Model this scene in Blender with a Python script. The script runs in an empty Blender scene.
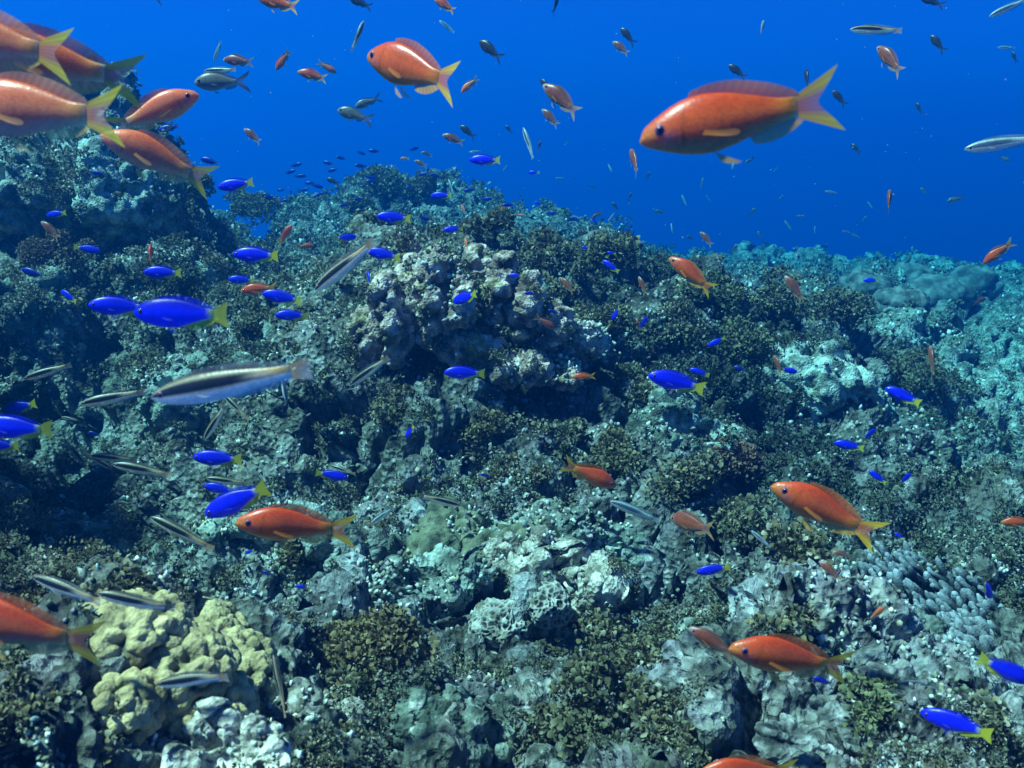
import bpy, bmesh, math, random
import numpy as np
from mathutils import Vector, Matrix

# ------------------------------------------------------------------ camera, water light, sun, exposure
S = bpy.context.scene
W, H, F = 1024, 768, 943.0
HORIZON = 150.0                                  # image row of the camera's own level
PITCH = math.atan((H/2 - HORIZON)/F)
cam_d = bpy.data.cameras.new('camera')
cam = bpy.data.objects.new('camera', cam_d)
S.collection.objects.link(cam)
cam_d.sensor_width = 36.0
cam_d.lens = F/W*36.0
cam_d.clip_start = 0.02
cam_d.clip_end = 500
cam.rotation_euler = (math.pi/2 - PITCH, 0, 0)
cam_d.dof.use_dof = True
cam_d.dof.focus_distance = 1.45
cam_d.dof.aperture_fstop = 18.0
S.camera = cam
R_ = np.array([1.0, 0, 0])
U_ = np.array([0, math.sin(PITCH), math.cos(PITCH)])
FW = np.array([0, math.cos(PITCH), -math.sin(PITCH)])

def at(px, py, d):
    px = np.asarray(px, float); py = np.asarray(py, float); d = np.asarray(d, float)
    return (d[..., None]*(R_*((px - 512)/F)[..., None] + U_*((384 - py)/F)[..., None] + FW))

SUN_EL, SUN_AZ = math.radians(61), math.radians(254)   # azimuth of the sun, clockwise from +Y
w = bpy.data.worlds.new('World'); S.world = w; w.use_nodes = True
nt = w.node_tree; nt.nodes.clear()
sky = nt.nodes.new('ShaderNodeTexSky'); sky.sky_type = 'NISHITA'; sky.sun_disc = False
sky.sun_elevation = SUN_EL; sky.sun_rotation = SUN_AZ
tc = nt.nodes.new('ShaderNodeTexCoord'); sep = nt.nodes.new('ShaderNodeSeparateXYZ')
mx = nt.nodes.new('ShaderNodeMath'); mx.operation = 'MAXIMUM'; mx.inputs[1].default_value = 0.05
cmb = nt.nodes.new('ShaderNodeCombineXYZ')
tint = nt.nodes.new('ShaderNodeMix'); tint.data_type = 'RGBA'; tint.blend_type = 'MULTIPLY'; tint.inputs[0].default_value = 1.0
# daylight filtered by the water overhead: short path from the zenith, long blue path from the sides
filt = nt.nodes.new('ShaderNodeMix'); filt.data_type = 'RGBA'
filt.inputs[6].default_value = (0.32, 0.64, 2.75, 1); filt.inputs[7].default_value = (0.60, 0.66, 0.85, 1)
zr = nt.nodes.new('ShaderNodeMapRange'); zr.inputs[1].default_value = 0.22; zr.inputs[2].default_value = 0.9
bg = nt.nodes.new('ShaderNodeBackground'); bg.inputs[1].default_value = 0.026
out = nt.nodes.new('ShaderNodeOutputWorld')
L = nt.links.new
L(tc.outputs['Generated'], sep.inputs[0]); L(sep.outputs[2], zr.inputs[0]); L(zr.outputs[0], filt.inputs[0]); L(filt.outputs[2], tint.inputs[7]); L(sep.outputs[0], cmb.inputs[0]); L(sep.outputs[1], cmb.inputs[1])
L(sep.outputs[2], mx.inputs[0]); L(mx.outputs[0], cmb.inputs[2]); L(cmb.outputs[0], sky.inputs[0])
L(sky.outputs[0], tint.inputs[6]); L(tint.outputs[2], bg.inputs[0]); L(bg.outputs[0], out.inputs[0])

sun_d = bpy.data.lights.new('sun', 'SUN'); sun_d.energy = 5.0; sun_d.angle = math.radians(3.0)
sun_d.color = (1.0, 0.93, 0.85)
sun = bpy.data.objects.new('sun', sun_d); S.collection.objects.link(sun)
sdir = Vector((math.sin(SUN_AZ)*math.cos(SUN_EL), math.cos(SUN_AZ)*math.cos(SUN_EL), math.sin(SUN_EL)))
sun.rotation_euler = sdir.to_track_quat('Z', 'Y').to_euler()
sun.location = (0, 0, 6)

S.view_settings.view_transform = 'Standard'; S.view_settings.look = 'None'
S.view_settings.exposure = 1.08; S.view_settings.gamma = 1.0; S.view_settings.use_curve_mapping = False
cy = S.cycles
cy.max_bounces = 5; cy.diffuse_bounces = 3; cy.glossy_bounces = 2; cy.transmission_bounces = 2
cy.transparent_max_bounces = 8; cy.volume_bounces = 0
cy.use_denoising = True
try: cy.denoiser = 'OPENIMAGEDENOISE'
except Exception: pass
cy.use_adaptive_sampling = False

# ------------------------------------------------------------------ numpy noise
def _h(ix, iy, iz, seed):
    with np.errstate(over='ignore'):
        n = (ix.astype(np.int64)*374761393 + iy.astype(np.int64)*668265263 + iz.astype(np.int64)*2147483647*3 + seed*974634777) & 0xFFFFFFFF
        n = n.astype(np.uint32)
        n ^= n >> np.uint32(15); n *= np.uint32(2246822519); n ^= n >> np.uint32(13); n *= np.uint32(3266489917); n ^= n >> np.uint32(16)
    return n
def _hf(ix, iy, iz, seed):
    return _h(ix, iy, iz, seed).astype(np.float32)/np.float32(4294967295.0)
def vnoise(p, seed=0):
    """smooth gradient noise, about -1..1"""
    i = np.floor(p).astype(np.int64); f = (p - i).astype(np.float32)
    u = f*f*f*(f*(f*6 - 15) + 10)
    res = np.zeros(len(p), np.float32)
    for dx in (0, 1):
        wx = u[:, 0] if dx else 1 - u[:, 0]
        for dy in (0, 1):
            wy = u[:, 1] if dy else 1 - u[:, 1]
            for dz in (0, 1):
                wz = u[:, 2] if dz else 1 - u[:, 2]
                h = _h(i[:, 0] + dx, i[:, 1] + dy, i[:, 2] + dz, seed)
                gx = (h & np.uint32(1023)).astype(np.float32)/511.5 - 1
                gy = ((h >> np.uint32(10)) & np.uint32(1023)).astype(np.float32)/511.5 - 1
                gz = ((h >> np.uint32(20)) & np.uint32(1023)).astype(np.float32)/511.5 - 1
                res += wx*wy*wz*(gx*(f[:, 0] - dx) + gy*(f[:, 1] - dy) + gz*(f[:, 2] - dz))
    return res*1.35
def fbm(p, octv=4, seed=0, gain=0.5):
    a = 1.0; r = np.zeros(len(p), np.float32); q = p.copy()
    for k in range(octv):
        r += a*vnoise(q, seed + k*17); q = q*2.03 + 11.7; a *= gain
    return r
def worley(p, seed=0):
    """F1, F2, id of nearest cell (0..1)"""
    i = np.floor(p).astype(np.int64); n = len(p)
    f1 = np.full(n, 9, np.float32); f2 = np.full(n, 9, np.float32); cid = np.zeros(n, np.float32)
    for dx in (-1, 0, 1):
        for dy in (-1, 0, 1):
            for dz in (-1, 0, 1):
                a, b, c = i[:, 0] + dx, i[:, 1] + dy, i[:, 2] + dz
                h = _h(a, b, c, seed)
                ox = (h & np.uint32(1023)).astype(np.float32)/1023; oy = ((h >> np.uint32(10)) & np.uint32(1023)).astype(np.float32)/1023
                oz = ((h >> np.uint32(20)) & np.uint32(1023)).astype(np.float32)/1023
                d = ((a + ox - p[:, 0])**2 + (b + oy - p[:, 1])**2 + (c + oz - p[:, 2])**2).astype(np.float32)
                closer = d < f1
                f2 = np.where(closer, f1, np.minimum(f2, d))
                cid = np.where(closer, _hf(a, b, c, seed + 99), cid)
                f1 = np.minimum(f1, d)
    return np.sqrt(f1), np.sqrt(f2), cid
def sst(x, a, b):
    t = np.clip((x - a)/(b - a), 0, 1); return t*t*(3 - 2*t)
def bump_cells(p, seed, warp=0.35):
    q = p + warp*np.stack([vnoise(p*1.3 + 5.1, seed + 1), vnoise(p*1.3 + 31.7, seed + 2), vnoise(p*1.3 + 77.3, seed + 3)], 1)
    f1, f2, cid = worley(q, seed)
    return np.sqrt(np.clip(1 - (f1/0.85)**2, 0, 1)), f2 - f1, cid

# ------------------------------------------------------------------ object helpers
C = S.collection
def mesh_np(name, verts, faces, col=None, mat=None, smooth=True):
    """verts (n,3), faces (m,k) all of one size; col (n,4)"""
    me = bpy.data.meshes.new(name)
    verts = np.asarray(verts, np.float32); faces = np.asarray(faces, np.int32)
    k = faces.shape[1]
    me.vertices.add(len(verts)); me.vertices.foreach_set('co', verts.ravel())
    me.loops.add(faces.size); me.loops.foreach_set('vertex_index', faces.ravel())
    me.polygons.add(len(faces)); me.polygons.foreach_set('loop_start', np.arange(0, faces.size, k, dtype=np.int32))
    me.update(calc_edges=True)
    if smooth: me.polygons.foreach_set('use_smooth', np.ones(len(faces), bool))
    if col is not None:
        at_ = me.color_attributes.new('Col', 'FLOAT_COLOR', 'POINT')
        c = np.ones((len(verts), 4), np.float32); c[:, :col.shape[1]] = col
        at_.data.foreach_set('color', c.ravel())
    if mat:
        for m in (mat if isinstance(mat, (list, tuple)) else [mat]): me.materials.append(m)
    me.update()
    return me
def obj(name, me, parent=None):
    o = bpy.data.objects.new(name, me); C.objects.link(o)
    if parent: o.parent = parent
    return o
def tag(o, label=None, cat=None, group=None, kind=None):
    if label: o['label'] = label
    if cat: o['category'] = cat
    if group: o['group'] = group
    if kind: o['kind'] = kind
    return o
def grid_faces(n, m):
    a = np.arange((n - 1)*(m)).reshape(n - 1, m)[:, :-1].ravel()
    return np.stack([a, a + 1, a + m + 1, a + m], 1)

# ------------------------------------------------------------------ materials
def mat_base(name):
    m = bpy.data.materials.new(name); m.use_nodes = True
    t = m.node_tree; b = t.nodes['Principled BSDF']
    return m, t, b
def node(t, typ, **kw):
    n = t.nodes.new(typ)
    for k, v in kw.items(): setattr(n, k, v)
    return n
def reef_mat(name, rough=0.9, bscale=75, bstr=0.9, blotch=True, dist=0.012):
    """colour attribute broken up by fine growth: pale crust, brown turf film and pits"""
    m, t, b = mat_base(name)
    a = node(t, 'ShaderNodeVertexColor'); a.layer_name = 'Col'
    tcn = node(t, 'ShaderNodeTexCoord')
    n1 = node(t, 'ShaderNodeTexNoise'); n1.inputs['Scale'].default_value = 28; n1.inputs['Detail'].default_value = 6; n1.inputs['Roughness'].default_value = 0.7
    r1 = node(t, 'ShaderNodeValToRGB'); r1.color_ramp.elements[0].position = 0.42; r1.color_ramp.elements[1].position = 0.62
    r1.color_ramp.elements[0].color = (0.22, 0.22, 0.19, 1); r1.color_ramp.elements[1].color = (1.7, 1.68, 1.62, 1)
    mu = node(t, 'ShaderNodeMix', data_type='RGBA', blend_type='MULTIPLY'); mu.inputs[0].default_value = 0.85 if blotch else 0.35
    n2 = node(t, 'ShaderNodeTexNoise'); n2.inputs['Scale'].default_value = 60; n2.inputs['Detail'].default_value = 4
    r2 = node(t, 'ShaderNodeValToRGB'); r2.color_ramp.elements[0].position = 0.60; r2.color_ramp.elements[1].position = 0.70
    mi = node(t, 'ShaderNodeMix', data_type='RGBA'); mi.inputs[7].default_value = (0.62, 0.62, 0.58, 1)
    mf = node(t, 'ShaderNodeMath', operation='MULTIPLY'); mf.inputs[1].default_value = 0.65 if blotch else 0.12
    nb = node(t, 'ShaderNodeTexNoise'); nb.inputs['Scale'].default_value = bscale; nb.inputs['Detail'].default_value = 5; nb.inputs['Roughness'].default_value = 0.65
    vb = node(t, 'ShaderNodeTexVoronoi'); vb.inputs['Scale'].default_value = bscale*1.4
    ad = node(t, 'ShaderNodeMath', operation='ADD')
    bm = node(t, 'ShaderNodeBump'); bm.inputs['Strength'].default_value = bstr; bm.inputs['Distance'].default_value = dist
    for x in (n1, n2, nb, vb): t.links.new(tcn.outputs['Object'], x.inputs['Vector'])
    t.links.new(n1.outputs[0], r1.inputs[0]); t.links.new(a.outputs[0], mu.inputs[6]); t.links.new(r1.outputs[0], mu.inputs[7])
    t.links.new(n2.outputs[0], r2.inputs[0]); t.links.new(r2.outputs[0], mf.inputs[0]); t.links.new(mf.outputs[0], mi.inputs[0])
    t.links.new(mu.outputs[2], mi.inputs[6]); t.links.new(mi.outputs[2], b.inputs['Base Color'])
    t.links.new(nb.outputs[0], ad.inputs[0]); t.links.new(vb.outputs[0], ad.inputs[1]); t.links.new(ad.outputs[0], bm.inputs['Height'])
    t.links.new(bm.outputs[0], b.inputs['Normal'])
    b.inputs['Roughness'].default_value = rough; b.inputs['Specular IOR Level'].default_value = 0.15
    return m
M_REEF = reef_mat('reef_rock')
M_CORAL = reef_mat('coral_skin', bscale=260, bstr=0.45, blotch=False, dist=0.002)
M_CRUST = reef_mat('crusted_coral', bscale=150, bstr=0.7, blotch=True, dist=0.004)
def leaf_mat():
    m, t, b = mat_base('algae_leaf')
    a = node(t, 'ShaderNodeVertexColor'); a.layer_name = 'Col'
    t.links.new(a.outputs[0], b.inputs['Base Color'])
    b.inputs['Roughness'].default_value = 0.75; b.inputs['Specular IOR Level'].default_value = 0.2
    tr = node(t, 'ShaderNodeBsdfTranslucent'); t.links.new(a.outputs[0], tr.inputs[0])
    ms = node(t, 'ShaderNodeMixShader'); ms.inputs[0].default_value = 0.2
    o = t.nodes['Material Output']
    t.links.new(b.outputs[0], ms.inputs[1]); t.links.new(tr.outputs[0], ms.inputs[2]); t.links.new(ms.outputs[0], o.inputs[0])
    return m
M_LEAF = leaf_mat()
def skin_mat():
    m, t, b = mat_base('fish_skin')
    a = node(t, 'ShaderNodeVertexColor'); a.layer_name = 'Col'
    tcn = node(t, 'ShaderNodeTexCoord')
    v = node(t, 'ShaderNodeTexVoronoi'); v.inputs['Scale'].default_value = 62
    mp = node(t, 'ShaderNodeMapping'); mp.inputs['Scale'].default_value = (1, 0.6, 1.2)
    bm = node(t, 'ShaderNodeBump'); bm.inputs['Strength'].default_value = 0.10; bm.inputs['Distance'].default_value = 0.0008
    n = node(t, 'ShaderNodeTexNoise'); n.inputs['Scale'].default_value = 14; n.inputs['Detail'].default_value = 5
    r = node(t, 'ShaderNodeValToRGB'); r.color_ramp.elements[0].position = .3; r.color_ramp.elements[1].position = .7
    r.color_ramp.elements[0].color = (.9, .88, .87, 1); r.color_ramp.elements[1].color = (1.06, 1.06, 1.06, 1)
    mu = node(t, 'ShaderNodeMix', data_type='RGBA', blend_type='MULTIPLY'); mu.inputs[0].default_value = 1
    t.links.new(tcn.outputs['Object'], mp.inputs[0]); t.links.new(mp.outputs[0], v.inputs[0]); t.links.new(v.outputs[0], bm.inputs['Height'])
    t.links.new(tcn.outputs['Object'], n.inputs[0]); t.links.new(n.outputs[0], r.inputs[0])
    t.links.new(a.outputs[0], mu.inputs[6]); t.links.new(r.outputs[0], mu.inputs[7]); t.links.new(mu.outputs[2], b.inputs['Base Color'])
    rs = node(t, 'ShaderNodeMapRange'); rs.inputs[1].default_value = .1; rs.inputs[2].default_value = .75; rs.inputs[3].default_value = 1.06; rs.inputs[4].default_value = .78
    m2 = node(t, 'ShaderNodeMix', data_type='RGBA', blend_type='MULTIPLY'); m2.inputs[0].default_value = 1
    t.links.new(v.outputs[0], rs.inputs[0]); t.links.new(mu.outputs[2], m2.inputs[6]); t.links.new(rs.outputs[0], m2.inputs[7]); t.links.new(m2.outputs[2], b.inputs['Base Color'])
    t.links.new(bm.outputs[0], b.inputs['Normal'])
    b.inputs['Roughness'].default_value = 0.36; b.inputs['Specular IOR Level'].default_value = 0.4
    b.inputs['Subsurface Weight'].default_value = 0.6; b.inputs['Subsurface Radius'].default_value = (1.0, .7, .6); b.inputs['Subsurface Scale'].default_value = 0.02
    return m
M_SKIN = skin_mat()
def fin_mat():
    m, t, b = mat_base('fish_fin')
    a = node(t, 'ShaderNodeVertexColor'); a.layer_name = 'Col'
    o = t.nodes['Material Output']
    t.links.new(a.outputs[0], b.inputs['Base Color']); b.inputs['Roughness'].default_value = 0.5
    tr = node(t, 'ShaderNodeBsdfTranslucent'); t.links.new(a.outputs[0], tr.inputs[0])
    m1 = node(t, 'ShaderNodeMixShader'); m1.inputs[0].default_value = 0.22
    tp = node(t, 'ShaderNodeBsdfTransparent'); m2 = node(t, 'ShaderNodeMixShader')
    t.links.new(b.outputs[0], m1.inputs[1]); t.links.new(tr.outputs[0], m1.inputs[2])
    t.links.new(a.outputs[1], m2.inputs[0]); t.links.new(tp.outputs[0], m2.inputs[1]); t.links.new(m1.outputs[0], m2.inputs[2])
    t.links.new(m2.outputs[0], o.inputs[0])
    return m
M_FIN = fin_mat()
def plain(name, c, rough=0.3):
    m, t, b = mat_base(name)
    n = node(t, 'ShaderNodeTexNoise'); n.inputs['Scale'].default_value = 40
    r = node(t, 'ShaderNodeValToRGB')
    r.color_ramp.elements[0].color = tuple(x*.7 for x in c) + (1,); r.color_ramp.elements[1].color = tuple(min(1, x*1.3) for x in c) + (1,)
    t.links.new(n.outputs[0], r.inputs[0]); t.links.new(r.outputs[0], b.inputs['Base Color'])
    b.inputs['Roughness'].default_value = rough
    return m
M_IRIS = plain('eye_iris', (0.16, 0.07, 0.14)); M_PUPIL = plain('eye_pupil', (0.004, 0.003, 0.012), 0.12)

# ------------------------------------------------------------------ reef terrain
CTRL = [  # image column, image row, depth in metres along the view axis
 (-100,840,.56),(100,840,.56),(250,840,.60),(400,840,.70),(550,840,.75),(700,840,.76),(850,840,.76),(1000,840,.76),(1250,850,.76),(1520,850,.76),
 (-100,690,.66),(60,690,.66),(200,680,.69),(320,700,.82),(450,690,.96),(600,690,1.0),(750,690,1.0),(900,690,1.02),(1050,690,1.02),(1250,690,1.02),(1520,690,1.02),
 (-100,620,.76),(20,615,.76),(120,625,.76),(220,640,.78),
 (-60,630,1.1),(0,630,1.15),(120,620,1.15),(230,600,1.15),
 (330,605,1.15),(450,605,1.18),(600,605,1.22),(750,605,1.26),(900,605,1.3),(1050,605,1.35),(1250,605,1.35),(1520,605,1.35),
 (-100,520,1.6),(0,540,1.65),(100,535,1.55),(200,530,1.45),(330,525,1.38),(450,520,1.40),(560,520,1.42),(700,520,1.55),(850,520,1.68),(1000,520,1.85),(1250,520,1.85),(1520,520,1.85),
 (-230,60,1.55),(-330,20,1.55),(-230,160,1.15),(-330,120,1.2),(-330,300,.8),(-200,430,1.95),(0,450,1.95),(100,445,1.88),(200,450,1.68),(300,455,1.6),(400,455,1.58),(500,440,1.75),(600,430,1.68),(700,430,1.85),(800,430,2.05),(900,430,2.4),(1000,430,2.75),(1250,430,2.9),(1520,430,2.9),  # first points: unseen rise at the left, added to shade the valley
 (-60,350,2.15),(0,350,2.15),(100,350,2.1),(200,360,1.95),(300,360,1.85),(400,345,1.74),(500,355,1.9),(580,350,1.85),(680,350,2.05),(800,350,2.4),(900,350,3.1),(1000,350,3.8),(1250,350,3.9),(1520,350,3.9),
 (-60,230,2.3),(0,240,2.3),(100,250,2.28),(170,270,2.4),(240,300,2.6),(330,300,2.35),(430,285,1.95),(540,300,2.1),(620,290,2.5),(700,290,3.0),(780,290,3.5),(880,300,4.8),(1000,300,5.6),(1250,300,6),(1520,300,6),
 (-200,70,2.5),(-60,112,2.55),(0,120,2.5),(80,120,2.55),(140,150,2.6),(178,185,2.65),(194,212,2.75),(215,240,3.0),
 (-150,250,4.0),(0,260,4.0),(120,260,4.0),(200,260,3.8),
 (250,228,4.3),(300,236,4.4),(335,215,4.7),(375,190,4.9),(420,190,5.0),(455,212,4.9),(400,250,3.4),(480,262,3.2),(320,275,3.2),
 (500,224,5.0),(560,232,5.3),(610,244,5.6),(650,258,5.9),(720,268,6.4),(800,276,7.2),(900,280,8.2),(1000,282,9.0),(1250,284,9.0),(1520,284,9.0),
 (500,255,4.0),(600,262,4.2),(700,275,4.6),
 (-200,260,7),(0,270,7),(150,270,7),(250,268,7),(330,262,7.5),(400,255,7.5),(480,262,7.5),(600,276,8.5),(700,285,9),
 (-200,300,14),(0,300,14),(250,300,14),(512,300,14),(800,300,14),(1024,300,14),(1250,300,14),(1520,300,14),
 (-200,300,26),(250,300,26),(512,300,26),(800,300,26),(1250,300,26),(-200,300,42),(512,300,42),(1250,300,42)]
CT = np.array(CTRL, float)
def uv_(px, d): return np.stack([np.asarray(px)/230.0, np.log(np.asarray(d))*3.2], -1)
def tps_fit(X, y, lam=0.02):
    n = len(X); D = np.linalg.norm(X[:, None] - X[None], axis=2)
    K = np.where(D > 0, D*D*np.log(np.maximum(D, 1e-9)), 0) + lam*np.eye(n)
    P = np.c_[np.ones(n), X]
    A = np.zeros((n + 3, n + 3)); A[:n, :n] = K; A[:n, n:] = P; A[n:, :n] = P.T
    return np.linalg.solve(A, np.r_[y, 0, 0, 0])
TW = tps_fit(uv_(CT[:, 0], CT[:, 2]), CT[:, 1], 0.05)
def tps_eval(px, d):
    X = uv_(CT[:, 0], CT[:, 2]); Q = uv_(px, d); r = np.zeros(len(Q))
    for k in range(0, len(Q), 40000):
        q = Q[k:k+40000]; D = np.linalg.norm(q[:, None] - X[None], axis=2)
        Kq = np.where(D > 0, D*D*np.log(np.maximum(D, 1e-9)), 0)
        r[k:k+40000] = Kq @ TW[:-3] + TW[-3] + q @ TW[-2:]
    return r
NU, NV = 1060, 820
pxs = np.linspace(-330, 1520, NU); lds = np.linspace(math.log(0.5), math.log(40), NV)
# coarse evaluation, then linear upsampling (the base is smooth)
cu, cv = 175, 160
cpx = np.linspace(-330, 1520, cu); cld = np.linspace(math.log(0.5), math.log(40), cv)
gp, gl = np.meshgrid(cpx, cld)
cy_ = tps_eval(gp.ravel(), np.exp(gl.ravel())).reshape(cv, cu)
ti = np.linspace(0, cv - 1, NV); tj = np.linspace(0, cu - 1, NU)
rows = np.array([np.interp(tj, np.arange(cu), cy_[k]) for k in range(cv)])
PY = np.array([np.interp(ti, np.arange(cv), rows[:, k]) for k in range(NU)]).T
PX, LD = np.meshgrid(pxs, lds)
BASE = at(PX.ravel(), PY.ravel(), np.exp(LD.ravel()))
def grid_normals(P):
    G = P.reshape(NV, NU, 3); dv = np.gradient(G, axis=0); du = np.gradient(G, axis=1)
    n = np.cross(du, dv).reshape(-1, 3); n /= np.linalg.norm(n, axis=1)[:, None] + 1e-12
    return n
def reef_colour(P, seed=3):
    """pigment of the crust: patches of pale coralline crust, brown turf film, mauve and olive"""
    f1, f2, cid = worley(P/0.085 + 0.5*np.stack([vnoise(P/0.05, 71), vnoise(P/0.05, 72), vnoise(P/0.05, 73)], 1), seed)
    pal = np.array([(.40,.41,.36),(.27,.26,.20),(.50,.50,.44),(.16,.17,.11),(.30,.25,.27),(.22,.23,.15),(.44,.41,.31),(.12,.14,.10),(.34,.36,.33),(.20,.17,.14)])
    c = pal[np.minimum((cid*len(pal)).astype(int), len(pal) - 1)]
    n = fbm(P/0.3, 4, seed + 5); t = sst(n, -.5, .6)[:, None]
    turf = np.array([.13, .135, .075]); pale = np.array([.46, .46, .40])
    c = c*.55 + .45*(turf*(1 - t) + pale*t)
    ridge_shade = np.exp(-(((P[:, 0] - .50)/.40)**2 + ((P[:, 1] - 2.0)/.6)**2))[:, None]       # weedy ridge right of the centre, its shade put into the pigment
    bright = (sst(P[:, 0] - .12*P[:, 1], .45, 1.1)*sst(P[:, 1], 2.2, 3.2))[:, None]      # pale sandy coral slope at the right, its sunlit look put into the colour
    c = c*(1 - .5*ridge_shade); c = c*(1 - .55*bright) + np.array([.52, .66, .52])*.55*bright*(.4 + 1.0*t)
    slab = np.exp(-(((P[:, 0] + .03)/.28)**2 + ((P[:, 1] - 1.16)/.20)**2)) + .8*np.exp(-(((P[:, 0] - .33)/.20)**2 + ((P[:, 1] - .88)/.14)**2))   # bare chalky slabs
    slab = (np.clip(slab, 0, 1)*sst(vnoise(P/.09, 88) + .35*vnoise(P/.03, 89), -.35, .25))[:, None]
    c = c*(1 - .72*slab) + np.array([.74, .78, .80])*.72*slab
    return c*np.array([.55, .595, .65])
def displace_coarse(P):
    d = 0.085*fbm(P/0.55, 3, 1)
    b, e, cid = bump_cells(P/0.30, 11); d += 0.135*(b - .6)*sst(cid, 0, .6)
    b, e, cid = bump_cells(P/0.12, 21, .5); d += 0.072*(b - .6)
    crack = np.abs(vnoise(P/.24 + 4.4, 91) + .3*vnoise(P/.09, 92)); d -= 0.10*sst(.13 - crack, 0, .13)*sst(vnoise(P/.5, 93), -.4, .1)
    return d
def displace_fine(P):
    d = -0.055*sst(vnoise(P/0.085 + 9, 31), .18, .55)
    b, e, cid2 = bump_cells(P/0.050, 41, .6); d += 0.030*(b - .5)*sst(vnoise(P/.2, 45), -.6, .1)
    d -= 0.022*sst(vnoise(P/0.032 + 3, 33), .15, .5)
    b, e, cid3 = bump_cells(P/0.020, 47, .7); d += 0.011*(b - .5)
    d += 0.012*fbm(P/0.026, 3, 51, .65)
    return d
def tri_normals(P, f):
    n = np.zeros_like(P); fn = np.cross(P[f[:, 1]] - P[f[:, 0]], P[f[:, 2]] - P[f[:, 0]])
    for k in range(3): np.add.at(n, f[:, k], fn)
    return n/(np.linalg.norm(n, axis=1)[:, None] + 1e-12)
N0 = grid_normals(BASE)
far = np.clip(np.exp(LD.ravel())/3.0, 1, 2.2)
VW = np.stack([vnoise(BASE/.16, 61), vnoise(BASE/.16, 62), vnoise(BASE/.16, 63)], 1)*0.045*far[:, None]
TP = BASE + VW + N0*(displace_coarse(BASE/far[:, None])*far)[:, None]
TP = TP + grid_normals(TP)*(displace_fine(TP/far[:, None])*far)[:, None]
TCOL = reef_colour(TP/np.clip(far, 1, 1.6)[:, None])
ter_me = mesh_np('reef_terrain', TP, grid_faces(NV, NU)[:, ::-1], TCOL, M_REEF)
terrain = tag(obj('reef_terrain', ter_me), 'rugged coral reef slope of crusted rock rising from the camera to the open water', kind='structure')
TN = grid_normals(TP)
if TN[:, 2].mean() < 0: TN = -TN
bpy.context.view_layer.update()
def hit(px, py):
    """point and normal of the reef seen at a pixel"""
    d = Vector(at(px, py, 1.0)).normalized()
    ok, loc, nor, _ = terrain.ray_cast(Vector((0, 0, 0)), d)
    if not ok: return None, None, 60.0
    if nor.dot(d) > 0: nor = -nor
    return loc, nor, loc.dot(Vector(FW))

# ------------------------------------------------------------------ water body
def haze_box():
    x0, x1, y0, y1, z0, z1 = -60, 60, -6, 60, -14, 1.7
    v = [(x, y, z) for x in (x0, x1) for y in (y0, y1) for z in (z0, z1)]
    f = [(0,1,3,2),(4,6,7,5),(0,4,5,1),(2,3,7,6),(0,2,6,4),(1,5,7,3)]
    m = bpy.data.materials.new('sea_water_body'); m.use_nodes = True
    t = m.node_tree; t.nodes.clear()
    o = t.nodes.new('ShaderNodeOutputMaterial'); p = t.nodes.new('ShaderNodeVolumePrincipled')
    p.inputs['Color'].default_value = WATER['color'] + (1,)
    p.inputs['Absorption Color'].default_value = WATER['absorb'] + (1,)
    p.inputs['Density'].default_value = WATER['density']; p.inputs['Anisotropy'].default_value = WATER['g']
    t.links.new(p.outputs[0], o.inputs['Volume'])
    h = obj('haze', mesh_np('haze', v, np.array(f), None, m, False))
    tag(h, 'clear blue sea water fading the far reef', kind='stuff')
    return h
WATER = dict(color=(0.0006, 0.0525, 0.193), absorb=(0.0, 0.635, 0.99), density=0.30, g=0.33)
haze_box()

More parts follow.
